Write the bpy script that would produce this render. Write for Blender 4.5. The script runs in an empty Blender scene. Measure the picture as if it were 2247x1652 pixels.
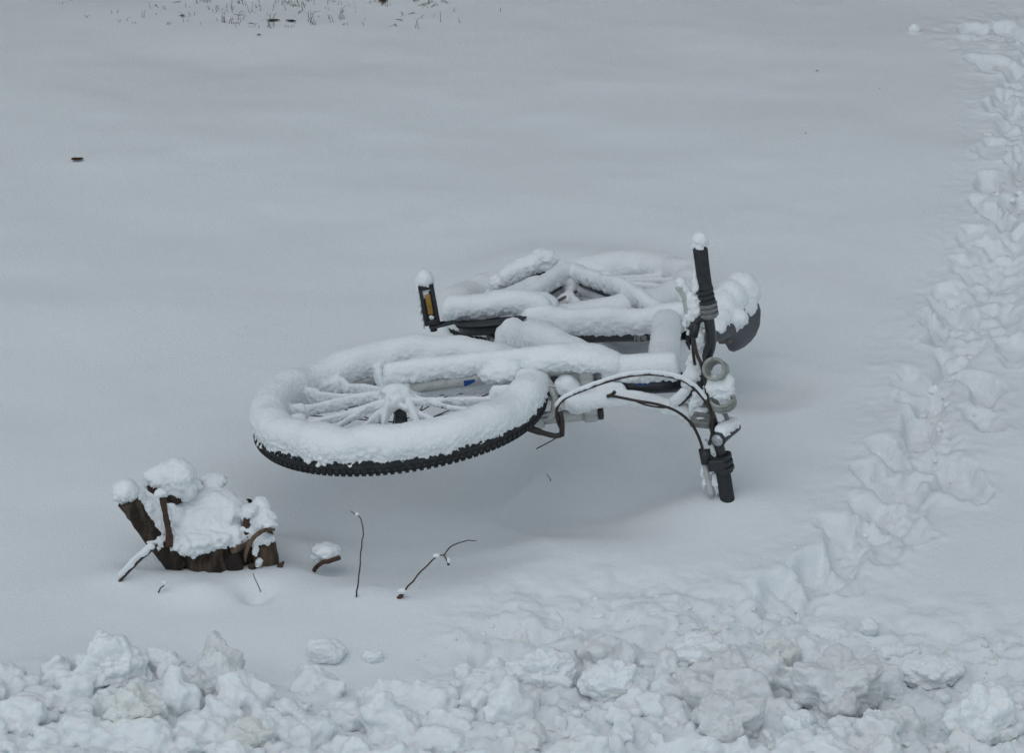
import bpy, bmesh, math, random
import numpy as np
from mathutils import Vector, Matrix

# ------------------------------------------------------------------ camera, sky, sun, exposure
S = bpy.context.scene
COL = S.collection
DIST, TH, FPX = 9.0, math.radians(27), 7958.0
CAM = np.array([0, -DIST*math.cos(TH), DIST*math.sin(TH)])
CR = np.array([1., 0, 0]); CU = np.array([0, math.sin(TH), math.cos(TH)]); CK = np.array([0, -math.cos(TH), math.sin(TH)])
cd = bpy.data.cameras.new("camera"); cam = bpy.data.objects.new("camera", cd); COL.objects.link(cam)
cam.location = CAM; cam.rotation_euler = (math.pi/2-TH, 0, 0)
cd.sensor_width = 36; cd.lens = 36*FPX/2246; cd.clip_end = 500; cd.clip_start = .1
S.camera = cam
S.render.resolution_x, S.render.resolution_y = 1024, 754

wd = bpy.data.worlds.new("World"); S.world = wd; wd.use_nodes = True
nt = wd.node_tree; bg = nt.nodes['Background']
sky = nt.nodes.new('ShaderNodeTexSky'); sky.sky_type = 'NISHITA'; sky.sun_disc = False
SUN_EL, SUN_AZ = math.radians(68), math.radians(212)       # azimuth clockwise from +Y
sky.sun_elevation = SUN_EL; sky.sun_rotation = SUN_AZ
sky.air_density = 1.0; sky.dust_density = 1.0; sky.ozone_density = 1.0
hs = nt.nodes.new('ShaderNodeHueSaturation'); hs.inputs['Saturation'].default_value = .45; hs.inputs['Hue'].default_value = .465
nt.links.new(sky.outputs[0], hs.inputs['Color']); nt.links.new(hs.outputs[0], bg.inputs[0])
bg.inputs[1].default_value = .13
sl = bpy.data.lights.new("sun", 'SUN'); sl.energy = .5; sl.angle = math.radians(70); sl.color = (1, .985, .96)
so = bpy.data.objects.new("sun", sl); COL.objects.link(so)
sd = Vector((math.sin(SUN_AZ)*math.cos(SUN_EL), math.cos(SUN_AZ)*math.cos(SUN_EL), math.sin(SUN_EL)))
so.rotation_euler = sd.to_track_quat('Z', 'Y').to_euler(); so.location = (0, -3, 6)
S.view_settings.view_transform = 'Standard'; S.view_settings.look = 'None'
S.view_settings.gamma = 1; S.view_settings.exposure = -0.03
try:
    S.cycles.use_denoising = True; S.cycles.max_bounces = 8
except Exception: pass

# ------------------------------------------------------------------ noise
def _h(i, j, k, seed):
    n = (i.astype(np.int64)*374761393 + j.astype(np.int64)*668265263 + k.astype(np.int64)*2147483647 + seed*974634777) & 0xffffffff
    n = ((n ^ (n >> 13))*1274126177) & 0xffffffff
    n = ((n ^ (n >> 15))*2246822519) & 0xffffffff
    return ((n ^ (n >> 16)) & 0xffff)/32767.5 - 1
def vn(P, seed=0):
    P = np.asarray(P, float); F = np.floor(P); f = P-F; f = f*f*f*(f*(f*6-15)+10)
    i, j, k = F[:, 0], F[:, 1], F[:, 2]
    i = i.astype(np.int64); j = j.astype(np.int64); k = k.astype(np.int64); r = 0
    for a in (0, 1):
        wa = f[:, 0] if a else 1-f[:, 0]
        for b in (0, 1):
            wb = f[:, 1] if b else 1-f[:, 1]
            for c in (0, 1):
                wc = f[:, 2] if c else 1-f[:, 2]
                r = r + wa*wb*wc*_h(i+a, j+b, k+c, seed)
    return r
def fbm(P, o=4, seed=0, g=.5):
    r = 0; a = 1; s = 0
    for q in range(o):
        r = r + a*vn(np.asarray(P)*(2.03**q)+q*7.7, seed+q); s += a; a *= g
    return r/s
def billow(P, o=4, seed=0, g=.5):
    r = 0; a = 1; s = 0
    for q in range(o):
        r = r + a*np.abs(vn(np.asarray(P)*(2.03**q)+q*5.3, seed+q)); s += a; a *= g
    return r/s
def worley(P, seed=0):
    P = np.asarray(P, float); F = np.floor(P).astype(np.int64); best = np.full(len(P), 9.); 
    for a in (-1, 0, 1):
        for b in (-1, 0, 1):
            for c in (-1, 0, 1):
                i, j, k = F[:, 0]+a, F[:, 1]+b, F[:, 2]+c
                q = np.stack([i+.5+.5*_h(i, j, k, seed), j+.5+.5*_h(i, j, k, seed+1), k+.5+.5*_h(i, j, k, seed+2)], 1)
                best = np.minimum(best, ((q-P)**2).sum(1))
    return np.sqrt(best)
def sst(a, b, x):
    t = np.clip((x-a)/(b-a), 0, 1); return t*t*(3-2*t)

# ------------------------------------------------------------------ photo rays -> real places
def proj(P):
    P = np.atleast_2d(P); d = P-CAM; z = -(d@CK)
    return 1123+FPX*(d@CR)/z, 826-FPX*(d@CU)/z
def ray(u, v):
    d = CR*(u-1123)/FPX + CU*(826-v)/FPX - CK
    return d
def at(u, v, z=0.0):
    d = ray(u, v); return CAM + d*((z-CAM[2])/d[2])
def atY(u, v, y):
    d = ray(u, v); return CAM + d*((y-CAM[1])/d[1])

# ------------------------------------------------------------------ the lie of the snow
def seg_dist(X, Y, pts):
    best = np.full(X.shape, 1e9); tt = np.zeros(X.shape)
    for n in range(len(pts)-1):
        a = pts[n]; b = pts[n+1]; d = b-a; L = d@d
        t = np.clip(((X-a[0])*d[0]+(Y-a[1])*d[1])/L, 0, 1)
        q = np.hypot(X-a[0]-t*d[0], Y-a[1]-t*d[1]); m = q < best
        best[m] = q[m]; tt[m] = (n+t)[m]
    return best, tt
TRAIL = [at(*p)[:2] for p in ((1560, 1400), (1700, 1330), (1830, 1240), (1960, 1120), (2030, 1000), (2050, 880), (2110, 740), (2180, 610), (2222, 470), (2246, 330), (2246, 200), (2270, 80), (2310, -60))]
PITS = [at(*p)[:2] for p in ((2165, 115), (2215, 130), (2205, 205), (2235, 235), (2180, 320), (2225, 350), (2172, 400), (2225, 440), (2180, 460), (2140, 530), (2190, 540), (2240, 530), (2120, 575), (2170, 590), (2085, 640), (2090, 680), (2215, 700), (2055, 722), (2215, 760), (2010, 850), (2030, 890), (2005, 940), (2155, 860), (2155, 930), (1960, 1000), (2030, 1010), (2090, 1050), (1930, 1060), (1995, 1080), (2130, 1080), (1900, 1130), (1960, 1150), (2000, 1180), (1850, 1200), (1920, 1200), (1790, 1260), (1850, 1270), (1720, 1320), (2140, 40), (2215, 40))]
VT_U = [-900, 0, 160, 500, 650, 790, 900, 1000, 1150, 1300, 1500, 1700, 1900, 2100, 2246, 3200]
VT_V = [1440, 1445, 1425, 1440, 1465, 1515, 1480, 1440, 1400, 1380, 1390, 1420, 1450, 1480, 1480, 1500]
WHC = (-.258, -.60)
def bankmask(X, Y):
    P = np.stack([X, Y, np.zeros_like(X)], 1)
    Pc = P.copy(); Pc[:, 1] = np.maximum(Pc[:, 1], -3.0)
    u, v = proj(Pc); vt = np.interp(u, VT_U, VT_V)
    return (v-vt) + 18*fbm(P*9, 3, 77)
def gz(X, Y):
    X = np.asarray(X, float).ravel(); Y = np.asarray(Y, float).ravel()
    P = np.stack([X, Y, np.zeros_like(X)], 1)
    z = .016*fbm(P*[1.0, 1.9, 1], 3, 3) + .0042*fbm(P*[3.2, 5.5, 1], 2, 9)
    z += .0008*fbm(P*[9, 14, 1], 3, 19)
    z += -.045*sst(.5, 3.2, Y) - .35*sst(3, 14, Y)
    # sheltered hollow under the bicycle, with a soft lip in front
    d1 = np.hypot((X-WHC[0]+.02)/1.0, (Y-WHC[1])/1.0)
    d2, _ = seg_dist(X, Y, [np.array([-.1, -.60]), np.array([.20, -.60])])
    d = np.minimum(d1-.36, d2-.15)
    d += .03*fbm(P*3.3, 2, 41)
    z += -.062*(1-sst(-.15, .17, d))
    lip = np.exp(-((d-.13)/.07)**2)*sst(-.55, -.85, Y)*sst(.55, .1, X)
    z += .007*lip
    d3, _ = seg_dist(X, Y, [np.array([-.1, .05]), np.array([.45, -.02]), np.array([.62, -.05])])
    z += -.02*(1-sst(.05, .17, d3))
    # snow drifted round the rear wheel
    z += .020*np.exp(-((np.hypot(X-.15, Y-.36)-.33)/.09)**2)
    # stump: hollow and mounds in front
    st = at(440, 1250)
    for (u, v, sx, sy, h) in ((440, 1308, .075, .045, .022), (300, 1270, .10, .05, .014), (620, 1250, .08, .07, .020), (650, 1170, .13, .07, .030), (800, 1300, .09, .05, .012), (560, 1310, .035, .03, -.035), (340, 1240, .06, .035, -.018), (705, 1240, .03, .02, -.012), (560, 1390, .25, .1, .012), (1180, 1170, .25, .06, .010), (1450, 1110, .22, .06, .008)):
        c = at(u, v); z += h*np.exp(-((X-c[0])/sx)**2-((Y-c[1])/sy)**2)
    # where the lower grip is stuck in
    c = at(1590, 1092); z += .024*np.exp(-(((X-c[0])/.14)**2+((Y-c[1]+.02)/.10)**2))-.006*np.exp(-(((X-c[0])/.028)**2+((Y-c[1])/.022)**2))
    # trodden trail
    dt, tt = seg_dist(X, Y, TRAIL)
    wob = .040*fbm(P*5.5, 4, 55)
    w_ = (.060+.028*np.sin(tt*2.1))*(1-.35*sst(6, 9, tt))
    tr = 1-sst(w_*.7, w_*1.35, dt+wob)
    z += -.020*tr
    z += .006*np.exp(-((dt+wob-w_*1.35)/.045)**2)*(.5+.8*fbm(P*7, 2, 61))
    pit = np.zeros_like(X)
    for n, p in enumerate(PITS):
        rs = np.random.RandomState(n+5)
        a = rs.uniform(-.25, .55); dx = X-p[0]; dy = Y-p[1]
        e1 = (dx*math.cos(a)+dy*math.sin(a))/(.032+.016*rs.rand()); e2 = (-dx*math.sin(a)+dy*math.cos(a))/(.055+.045*rs.rand())
        q = (np.abs(e1)**2.8+np.abs(e2)**2.8)**(1/2.8)+.75*fbm(P*16, 4, 100+n)
        pit = np.maximum(pit, (1-sst(.68, 1.1, q))*rs.uniform(.4, 1))
        z += .004*np.exp(-((q-1.25)/.22)**2)
    z += -.037*pit
    near = np.exp(-(np.maximum(dt-.05, 0)/.13)**2)
    rough = (.12*near+tr*.75)*(1-.35*pit)
    # bank of ploughed snow along the bottom of the picture
    b = bankmask(X, Y)
    bm_ = sst(-10, 120, b)
    z += .050*sst(0, 260, b)+.03*sst(200, 600, b)
    mid = sst(-190, -20, b)*sst(850, 1100, proj(P)[0])      # disturbed belt above the bank
    z += .02*mid*fbm(P*[6, 9, 1], 2, 30)
    rough = np.clip(rough + bm_ + .62*mid + .05*sst(-260, -60, b)*sst(1100, 1500, proj(P)[0]), 0, 1)
    c = at(2165, 48); rough = np.clip(rough+.5*np.exp(-((X-c[0])/.17)**2-((Y-c[1])/.16)**2), 0, 1)
    wp = P + .02*np.stack([fbm(P*20, 2, 5), fbm(P*20, 2, 6), 0*X], 1)
    bill = 1-worley(wp*[15, 15, 1], 4)
    z += rough*(.038*(bill-.45) + .022*(.5-billow(P*26, 3, 71)) + .008*fbm(P*75, 2, 73))
    z += .0022*sst(.0, .5, near)*fbm(P*60, 2, 81)
    return z
def g1(x, y): return float(gz([x], [y])[0])
def on(u, v, dz=0.0):
    z = 0.
    for _ in range(6):
        p = at(u, v, z+dz); z = g1(p[0], p[1])
    return p

# ------------------------------------------------------------------ materials
def mat(name, base=(.8, .8, .8), rough=.6, metal=0., spec=.5, noise=None, bump=None, ramp=None, **kw):
    m = bpy.data.materials.new(name); m.use_nodes = True; t = m.node_tree; b = t.nodes['Principled BSDF']
    b.inputs['Base Color'].default_value = (*base, 1); b.inputs['Roughness'].default_value = rough
    b.inputs['Metallic'].default_value = metal; b.inputs['Specular IOR Level'].default_value = spec
    tc = t.nodes.new('ShaderNodeTexCoord')
    if noise:
        sc, c2, lo, hi = noise
        mp = t.nodes.new('ShaderNodeMapping'); t.links.new(tc.outputs['Object'], mp.inputs[0])
        mp.inputs['Scale'].default_value = kw.get('stretch', (1, 1, 1))
        n = t.nodes.new('ShaderNodeTexNoise'); n.inputs['Scale'].default_value = sc; n.inputs['Detail'].default_value = 5
        t.links.new(mp.outputs[0], n.inputs['Vector'])
        r = t.nodes.new('ShaderNodeMapRange'); r.inputs[1].default_value = lo; r.inputs[2].default_value = hi
        t.links.new(n.outputs[0], r.inputs[0])
        x = t.nodes.new('ShaderNodeMix'); x.data_type = 'RGBA'
        x.inputs[6].default_value = (*base, 1); x.inputs[7].default_value = (*c2, 1)
        t.links.new(r.outputs[0], x.inputs[0]); t.links.new(x.outputs[2], b.inputs['Base Color'])
    if bump:
        prev = None
        for sc, dist in bump:
            n = t.nodes.new('ShaderNodeTexNoise'); n.inputs['Scale'].default_value = sc; n.inputs['Detail'].default_value = 4
            t.links.new(tc.outputs['Object'], n.inputs['Vector'])
            bp = t.nodes.new('ShaderNodeBump'); bp.inputs['Strength'].default_value = 1; bp.inputs['Distance'].default_value = dist
            t.links.new(n.outputs[0], bp.inputs['Height'])
            if prev: t.links.new(prev.outputs[0], bp.inputs['Normal'])
            prev = bp
        t.links.new(prev.outputs[0], b.inputs['Normal'])
    if 'coat' in kw: b.inputs['Coat Weight'].default_value = kw['coat']
    if 'sss' in kw:
        b.inputs['Subsurface Weight'].default_value = kw['sss']; b.inputs['Subsurface Radius'].default_value = (.5, .8, 1.0); b.inputs['Subsurface Scale'].default_value = .012
    return m
SNOWC = (.80, .835, .86)
M_ground = mat('snow_ground', SNOWC, .75, spec=.25, noise=(1.3, (.775, .80, .82), .45, .75), bump=[(420, .0022), (130, .0016)])
M_snow = mat('snow_fresh', (.83, .855, .875), .75, spec=.25, noise=(14, (.79, .82, .84), .45, .7), bump=[(650, .0012), (220, .0016)])
M_rub = mat('snow_ploughed', (.80, .825, .84), .7, spec=.3, noise=(3.2, (.62, .62, .60), .52, .78), bump=[(300, .0012), (90, .0022)], sss=.5)
M_dirty = mat('snow_dirty', (.77, .79, .79), .7, spec=.3, noise=(9, (.62, .62, .58), .38, .66), bump=[(300, .0012), (90, .0022)], sss=.3)
M_shadegrey = mat('snow_shade_grey', (.71, .73, .74), .7, spec=.3, noise=(9, (.57, .575, .57), .40, .70), bump=[(300, .0012), (90, .0022)], sss=.3)  # darker grey puts the boulder's shade into the snow colour
M_rubber = mat('rubber', (.016, .018, .021), .75, noise=(60, (.035, .037, .04), .4, .8))
M_black = mat('black_paint', (.012, .015, .020), .38, noise=(90, (.03, .032, .036), .5, .8), coat=.3)
M_plastic = mat('black_plastic', (.02, .022, .026), .5, noise=(120, (.045, .045, .05), .5, .9))
M_saddle = mat('saddle_leather', (.045, .052, .062), .48, noise=(40, (.06, .066, .074), .3, .8))
M_silver = mat('brushed_alloy', (.50, .51, .51), .42, .55, noise=(70, (.30, .30, .29), .45, .8), stretch=(.2, 1, 1))
M_white = mat('silver_paint', (.47, .48, .47), .4, .1, noise=(50, (.30, .30, .29), .5, .85))
M_steel = mat('dull_steel', (.16, .14, .13), .5, .5, noise=(200, (.09, .06, .05), .4, .8))
M_cable = mat('cable_housing', (.022, .016, .015), .5, noise=(100, (.05, .03, .025), .4, .8))
M_blue = mat('blue_decal', (.012, .09, .36), .4, noise=(60, (.02, .12, .42), .4, .8))
M_grey = mat('grey_plastic', (.15, .155, .155), .45, noise=(90, (.24, .24, .23), .4, .8))
M_vinyl = mat('clear_vinyl', (.40, .42, .39), .3, noise=(30, (.22, .23, .20), .4, .7), coat=.5)
M_vinyl.node_tree.nodes['Principled BSDF'].inputs['Transmission Weight'].default_value = .25
M_amber = mat('amber_reflector', (.36, .20, .025), .35, noise=(300, (.20, .11, .015), .4, .7), coat=.6)
M_lens = mat('lens', (.5, .52, .54), .12, .5, noise=(200, (.25, .27, .3), .4, .7))
M_label = mat('sticker_white', (.42, .43, .43), .5, noise=(100, (.3, .3, .3), .5, .8))
M_bark = mat('bark', (.095, .066, .046), .95, noise=(46, (.022, .015, .010), .42, .60), bump=[(80, .012), (260, .006)], stretch=(1, 1, .25))
M_wood = mat('split_wood', (.16, .105, .065), .85, noise=(55, (.05, .032, .02), .4, .65), bump=[(140, .008)], stretch=(1, 1, .12))
M_hole = mat('rotten_hole_shade', (.012, .010, .010), .95, noise=(40, (.03, .02, .015), .4, .7), bump=[(90, .004)])
M_twig = mat('twig_bark', (.075, .035, .022), .8, noise=(80, (.03, .016, .012), .4, .7), bump=[(300, .001)])
M_stem = mat('dry_stem', (.06, .04, .035), .8, noise=(80, (.10, .07, .05), .4, .7))
M_leaf = mat('dead_leaf', (.13, .05, .022), .7, noise=(70, (.06, .022, .012), .4, .7))
M_grass = mat('winter_grass', (.13, .115, .085), .8, noise=(20, (.06, .055, .04), .4, .7))

# ------------------------------------------------------------------ object helpers
WL = {}
def tag(o, label=None, cat=None, group=None, kind=None):
    if label: o['label'] = label
    if cat: o['category'] = cat
    if group: o['group'] = group
    if kind: o['kind'] = kind
    return o
def empty(name, loc, label, cat, group=None):
    o = bpy.data.objects.new(name, None); COL.objects.link(o); o.location = Vector(loc); WL[o.name] = Vector(loc); o.empty_display_size = .05
    return tag(o, label, cat, group)
def link(name, me, m, parent=None, smooth=True, base=None):
    n = len(me.vertices); co = np.empty(n*3, np.float32); me.vertices.foreach_get('co', co); co = co.reshape(-1, 3)
    c = Vector(base) if base is not None else Vector(((co[:, 0].min()+co[:, 0].max())/2, (co[:, 1].min()+co[:, 1].max())/2, co[:, 2].min()))
    co = co-np.array(c, np.float32); me.vertices.foreach_set('co', co.ravel())
    for mm in (m if isinstance(m, (list, tuple)) else [m]): me.materials.append(mm)
    if smooth: me.polygons.foreach_set('use_smooth', [True]*len(me.polygons))
    me.update(); me.name = name
    o = bpy.data.objects.new(name, me); COL.objects.link(o); WL[o.name] = c
    if parent is not None:
        o.parent = parent; o.location = c-WL[parent.name]
    else: o.location = c
    return o
def fin(bm, name, m, parent=None, smooth=True, base=None):
    bmesh.ops.recalc_face_normals(bm, faces=bm.faces)
    me = bpy.data.meshes.new(name); bm.to_mesh(me); bm.free()
    return link(name, me, m, parent, smooth, base)
V3 = lambda p: Vector([float(q) for q in p])
def frames(pts, closed=False, ref=None):
    pts = [V3(p) for p in pts]; n = len(pts); T = []
    for i in range(n):
        a = pts[(i-1) % n] if (closed or i > 0) else pts[0]; b = pts[(i+1) % n] if (closed or i < n-1) else pts[-1]
        T.append((b-a).normalized())
    if ref is None:
        ref = Vector((0, 0, 1)) if abs(T[0].z) < .9 else Vector((0, 1, 0))
    out = []; side = T[0].cross(ref).normalized()
    for t in T:
        side = (side-t*side.dot(t)).normalized(); out.append((t, side, side.cross(t)))
    return pts, out
def tube(bm, pts, r, seg=10, closed=False, cap=True, flat=1.0, ref=None, mi=0):
    pts, fr = frames(pts, closed, ref); n = len(pts)
    rr = [r]*n if np.isscalar(r) else list(r); rings = []
    for p, (t, s, u), q in zip(pts, fr, rr):
        rings.append([bm.verts.new(p+s*(q*math.cos(2*math.pi*k/seg))+u*(q*flat*math.sin(2*math.pi*k/seg))) for k in range(seg)])
    for i in range(n if closed else n-1):
        a = rings[i]; b = rings[(i+1) % n]
        for k in range(seg):
            f = bm.faces.new((a[k], a[(k+1) % seg], b[(k+1) % seg], b[k])); f.material_index = mi
    if cap and not closed:
        bm.faces.new(rings[0][::-1]).material_index = mi; bm.faces.new(rings[-1]).material_index = mi
def box(bm, c, ex, ey, ez, sx, sy, sz, bev=0, mi=0):
    c = V3(c); ex, ey, ez = V3(ex), V3(ey), V3(ez); vs = []
    for a in (-1, 1):
        for b in (-1, 1):
            for d in (-1, 1): vs.append(bm.verts.new(c+ex*(a*sx/2)+ey*(b*sy/2)+ez*(d*sz/2)))
    fs = [bm.faces.new([vs[i] for i in q]) for q in ((0, 1, 3, 2), (4, 6, 7, 5), (0, 4, 5, 1), (2, 3, 7, 6), (0, 2, 6, 4), (1, 5, 7, 3))]
    for f in fs: f.material_index = mi
    if bev:
        es = list({e for f in fs for e in f.edges}); bmesh.ops.bevel(bm, geom=es, offset=bev, segments=2, affect='EDGES', profile=.6)
def blob(bm, c, rx, ry, rz, seed=0, amp=.12, sub=3, fr=2.0, rot=0):
    r = bmesh.ops.create_icosphere(bm, subdivisions=sub, radius=1)['verts']
    P = np.array([v.co[:] for v in r]); n = fbm(P*fr+seed*3.1, 3, seed)
    for v, p, q in zip(r, P, n):
        k = 1+amp*q*2; x, y = p[0]*rx*k, p[1]*ry*k
        v.co = (c[0]+x*math.cos(rot)-y*math.sin(rot), c[1]+x*math.sin(rot)+y*math.cos(rot), c[2]+p[2]*rz*k)
def resample(pts, n):
    P = np.array([list(p) for p in pts], float)
    if len(P) > 2:      # Catmull-Rom
        out = []; m = len(P)-1
        for t in np.linspace(0, m, n):
            i = min(int(t), m-1); f = t-i; p0 = P[max(i-1, 0)]; p1 = P[i]; p2 = P[i+1]; p3 = P[min(i+2, m)]
            out.append(.5*((2*p1)+(p2-p0)*f+(2*p0-5*p1+4*p2-p3)*f*f+(3*p1-p0-3*p2+p3)*f**3))
        return np.array(out)
    return np.array([P[0]+(P[1]-P[0])*t for t in np.linspace(0, 1, n)])
UP = np.array([0, 0, 1.])
def snowtube(bm, pts, r, t, a=None, n=24, seg=14, closed=False, seed=0, lo=.3, drift=(0, 0, 0), endk=1.0):
    """snow lying along a bar of radius r, t deep, half width a"""
    P = np.array([list(p) for p in pts], float) if closed else resample(pts, n)
    n = len(P); a = a or r*1.25+.004
    T = np.roll(P, -1, 0)-np.roll(P, 1, 0)
    if not closed: T[0] = P[1]-P[0]; T[-1] = P[-1]-P[-2]
    T /= np.linalg.norm(T, axis=1)[:, None]
    s = np.cross(T, UP); s /= np.maximum(np.linalg.norm(s, axis=1), 1e-6)[:, None]; u = np.cross(s, T)
    tt = t*(1+.22*vn(P*13+seed, seed)); aa = a*(1+.12*vn(P*17+seed, seed+3))
    L = np.concatenate([[0], np.cumsum(np.linalg.norm(np.diff(P, axis=0), axis=1))]); rings = []
    for i in range(n):
        k = 1.
        if not closed:
            e = min(L[i], L[-1]-L[i])/(a*endk+1e-6)
            k = math.sqrt(max(0, 1-(1-min(e, 1))**2))*.9+.1
        c = P[i]+u[i]*((1-lo)*r+tt[i])/2+np.array(drift); b = (lo*r+r+tt[i])/2
        ring = []
        for q in range(seg):
            an = 2*math.pi*q/seg; cx = math.copysign(abs(math.cos(an))**.85, math.cos(an)); cy = math.sin(an)
            ring.append(bm.verts.new(V3(c+s[i]*aa[i]*k*cx+u[i]*(b*k*cy-(1-k)*b*.45))))
        rings.append(ring)
    for i in range(n if closed else n-1):
        A = rings[i]; B = rings[(i+1) % n]
        for q in range(seg): bm.faces.new((A[q], A[(q+1) % seg], B[(q+1) % seg], B[q]))
    if not closed: bm.faces.new(rings[0][::-1]); bm.faces.new(rings[-1])
def bake_snow(bm, name, m, parent, voxel=.0035, smooth=5, amp=1.0, ragged=1.0, tag_=None, seed=0, crumb=0., base=None):
    bmesh.ops.recalc_face_normals(bm, faces=bm.faces)
    me = bpy.data.meshes.new(name+'_src'); bm.to_mesh(me); bm.free()
    o = bpy.data.objects.new('tmp_src', me); COL.objects.link(o)
    r = o.modifiers.new('r', 'REMESH'); r.mode = 'VOXEL'; r.voxel_size = voxel
    sm = o.modifiers.new('s', 'SMOOTH'); sm.factor = .5; sm.iterations = smooth
    dg = bpy.context.evaluated_depsgraph_get(); dg.update()
    me2 = bpy.data.meshes.new_from_object(o.evaluated_get(dg)); bpy.data.objects.remove(o); bpy.data.meshes.remove(me)
    n = len(me2.vertices); co = np.empty(n*3, np.float32); me2.vertices.foreach_get('co', co); co = co.reshape(-1, 3).astype(float)
    nr = np.empty(n*3, np.float32); me2.vertex_normals.foreach_get('vector', nr); nr = nr.reshape(-1, 3)
    low = 1-sst(-.35, .55, nr[:, 2])
    d = amp*(.0030*fbm(co*20, 2, seed)+.0011*fbm(co*170, 2, seed+5))
    d += ragged*low*(.0040*fbm(co*75, 2, seed+9)+.0042*fbm(co*170, 2, seed+11)-.0006)
    if crumb: d += crumb*(.5-worley(co*38, seed+2))*.9+crumb*.5*(.4-billow(co*60, 3, seed+4))
    co = co+nr*d[:, None]
    me2.vertices.foreach_set('co', co.astype(np.float32).ravel())
    return link(name, me2, m, parent, True, base)

# ------------------------------------------------------------------ ground sheet
def axis(lo, hi, st, far):
    a = list(np.arange(lo, hi, st)); s = st; x = lo
    while x > -far: s *= 1.22; x -= s; a.insert(0, x)
    s = st; x = a[-1]
    while x < far: s *= 1.22; x += s; a.append(x)
    return np.array(a)
xs = axis(-1.95, 1.95, .0078, 60); ys = np.concatenate([axis(-2.15, 3.2, .0085, 60)])
GX, GY = np.meshgrid(xs, ys); gx = GX.ravel(); gy = GY.ravel(); gzv = gz(gx, gy)
nx, ny = len(xs), len(ys)
me = bpy.data.meshes.new('ground'); me.vertices.add(nx*ny)
me.vertices.foreach_set('co', np.stack([gx, gy, gzv], 1).astype(np.float32).ravel())
ii = (np.arange(ny-1)[:, None]*nx+np.arange(nx-1)[None]).ravel()
quads = np.stack([ii, ii+1, ii+nx+1, ii+nx], 1).astype(np.int32)
me.loops.add(quads.size); me.polygons.add(len(quads)); me.loops.foreach_set('vertex_index', quads.ravel())
me.polygons.foreach_set('loop_start', np.arange(len(quads), dtype=np.int32)*4)
me.update(calc_edges=True)
tag(link('ground', me, M_ground, base=(0, 0, 0)), kind='structure')

# ------------------------------------------------------------------ tall evergreen hedge added out of view to shade the far snow
M_blocker = mat('evergreen', (.035, .055, .03), .8, noise=(6, (.02, .032, .018), .35, .7))
rh_ = np.random.RandomState(3); nl = 20000
hx = rh_.uniform(-7, 7, nl); hz = rh_.uniform(-.5, 5.0, nl); hy = 3.35+rh_.rand(nl)*.45+.25*fbm(np.stack([hx*1.3, hz*1.3, 0*hx], 1), 3, 5)
hc_ = np.stack([hx, hy, hz], 1); A1 = rh_.normal(0, 1, (nl, 3)); A1 /= np.linalg.norm(A1, axis=1)[:, None]; A2 = np.cross(A1, rh_.normal(0, 1, (nl, 3))); A2 /= np.linalg.norm(A2, axis=1)[:, None]
q_ = .075; hv = np.concatenate([hc_-A1*q_, hc_+A2*q_*.5, hc_+A1*q_, hc_-A2*q_*.5]); hf = np.stack([np.arange(nl), np.arange(nl)+nl, np.arange(nl)+2*nl, np.arange(nl)+3*nl], 1)
core = np.array([[-7, 3.75, -.6], [7, 3.75, -.6], [7, 3.75, 4.9], [-7, 3.75, 4.9], [-7, 4.6, -.6], [7, 4.6, -.6], [7, 4.6, 4.9], [-7, 4.6, 4.9]])
cf = [[0, 1, 2, 3], [5, 4, 7, 6], [3, 2, 6, 7], [4, 0, 3, 7], [1, 5, 6, 2]]
me = bpy.data.meshes.new('light_blocker'); me.from_pydata(hv.tolist()+core.tolist(), [], hf.tolist()+[[i+4*nl for i in f] for f in cf])
tag(link('light_blocker', me, M_blocker, smooth=False), 'tall dark evergreen hedge added out of view to shade the far snow', 'light_blocker')

# ------------------------------------------------------------------ bicycle: pose of the whole machine
RB = np.array([[-0.38738831, 0.91442523, -0.11728937], [-0.90462077, -0.35250385, 0.23958777], [0.17774014, 0.1989159, 0.96376393]])
TB = np.array([-0.03904185, -0.02073844, 0.09817593])
Wb = lambda f, h, w=0.: TB+RB@np.array([f, h, w], float)
FDIR, HDIR, WDIR = RB[:, 0], RB[:, 1], RB[:, 2]
sA = np.array([0.99072734, -0.03878323, 0.13021215]); pA = np.array([-0.05621748, -0.98951911, 0.13300949]); wA = np.array([-0.12368888, 0.13909634, 0.98252393])
AX0 = np.array([-0.25778373, -0.60810628, 0.21332687])-.04*pA
St = lambda s, p=0., w=0.: AX0+sA*s+pA*p+wA*w      # steering assembly
def nudge(P, u, v):
    d = P-CAM; z = -(d@CK); return CAM+ray(u, v)*z
BBp = nudge(Wb(0, 0), 1085, 742); SCp = nudge(Wb(-.14, .459), 1520, 731)
HUBF = St(0, .04)
REARp = Wb(-.43, .03)
HTB = nudge(St(.47), 1318, 848); HTT = nudge(St(.645), 1505, 838)

bike = empty('bicycle', (TB[0], TB[1], 0), 'mountain bicycle lying on its side under thick fresh snow', 'bicycle')

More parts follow.
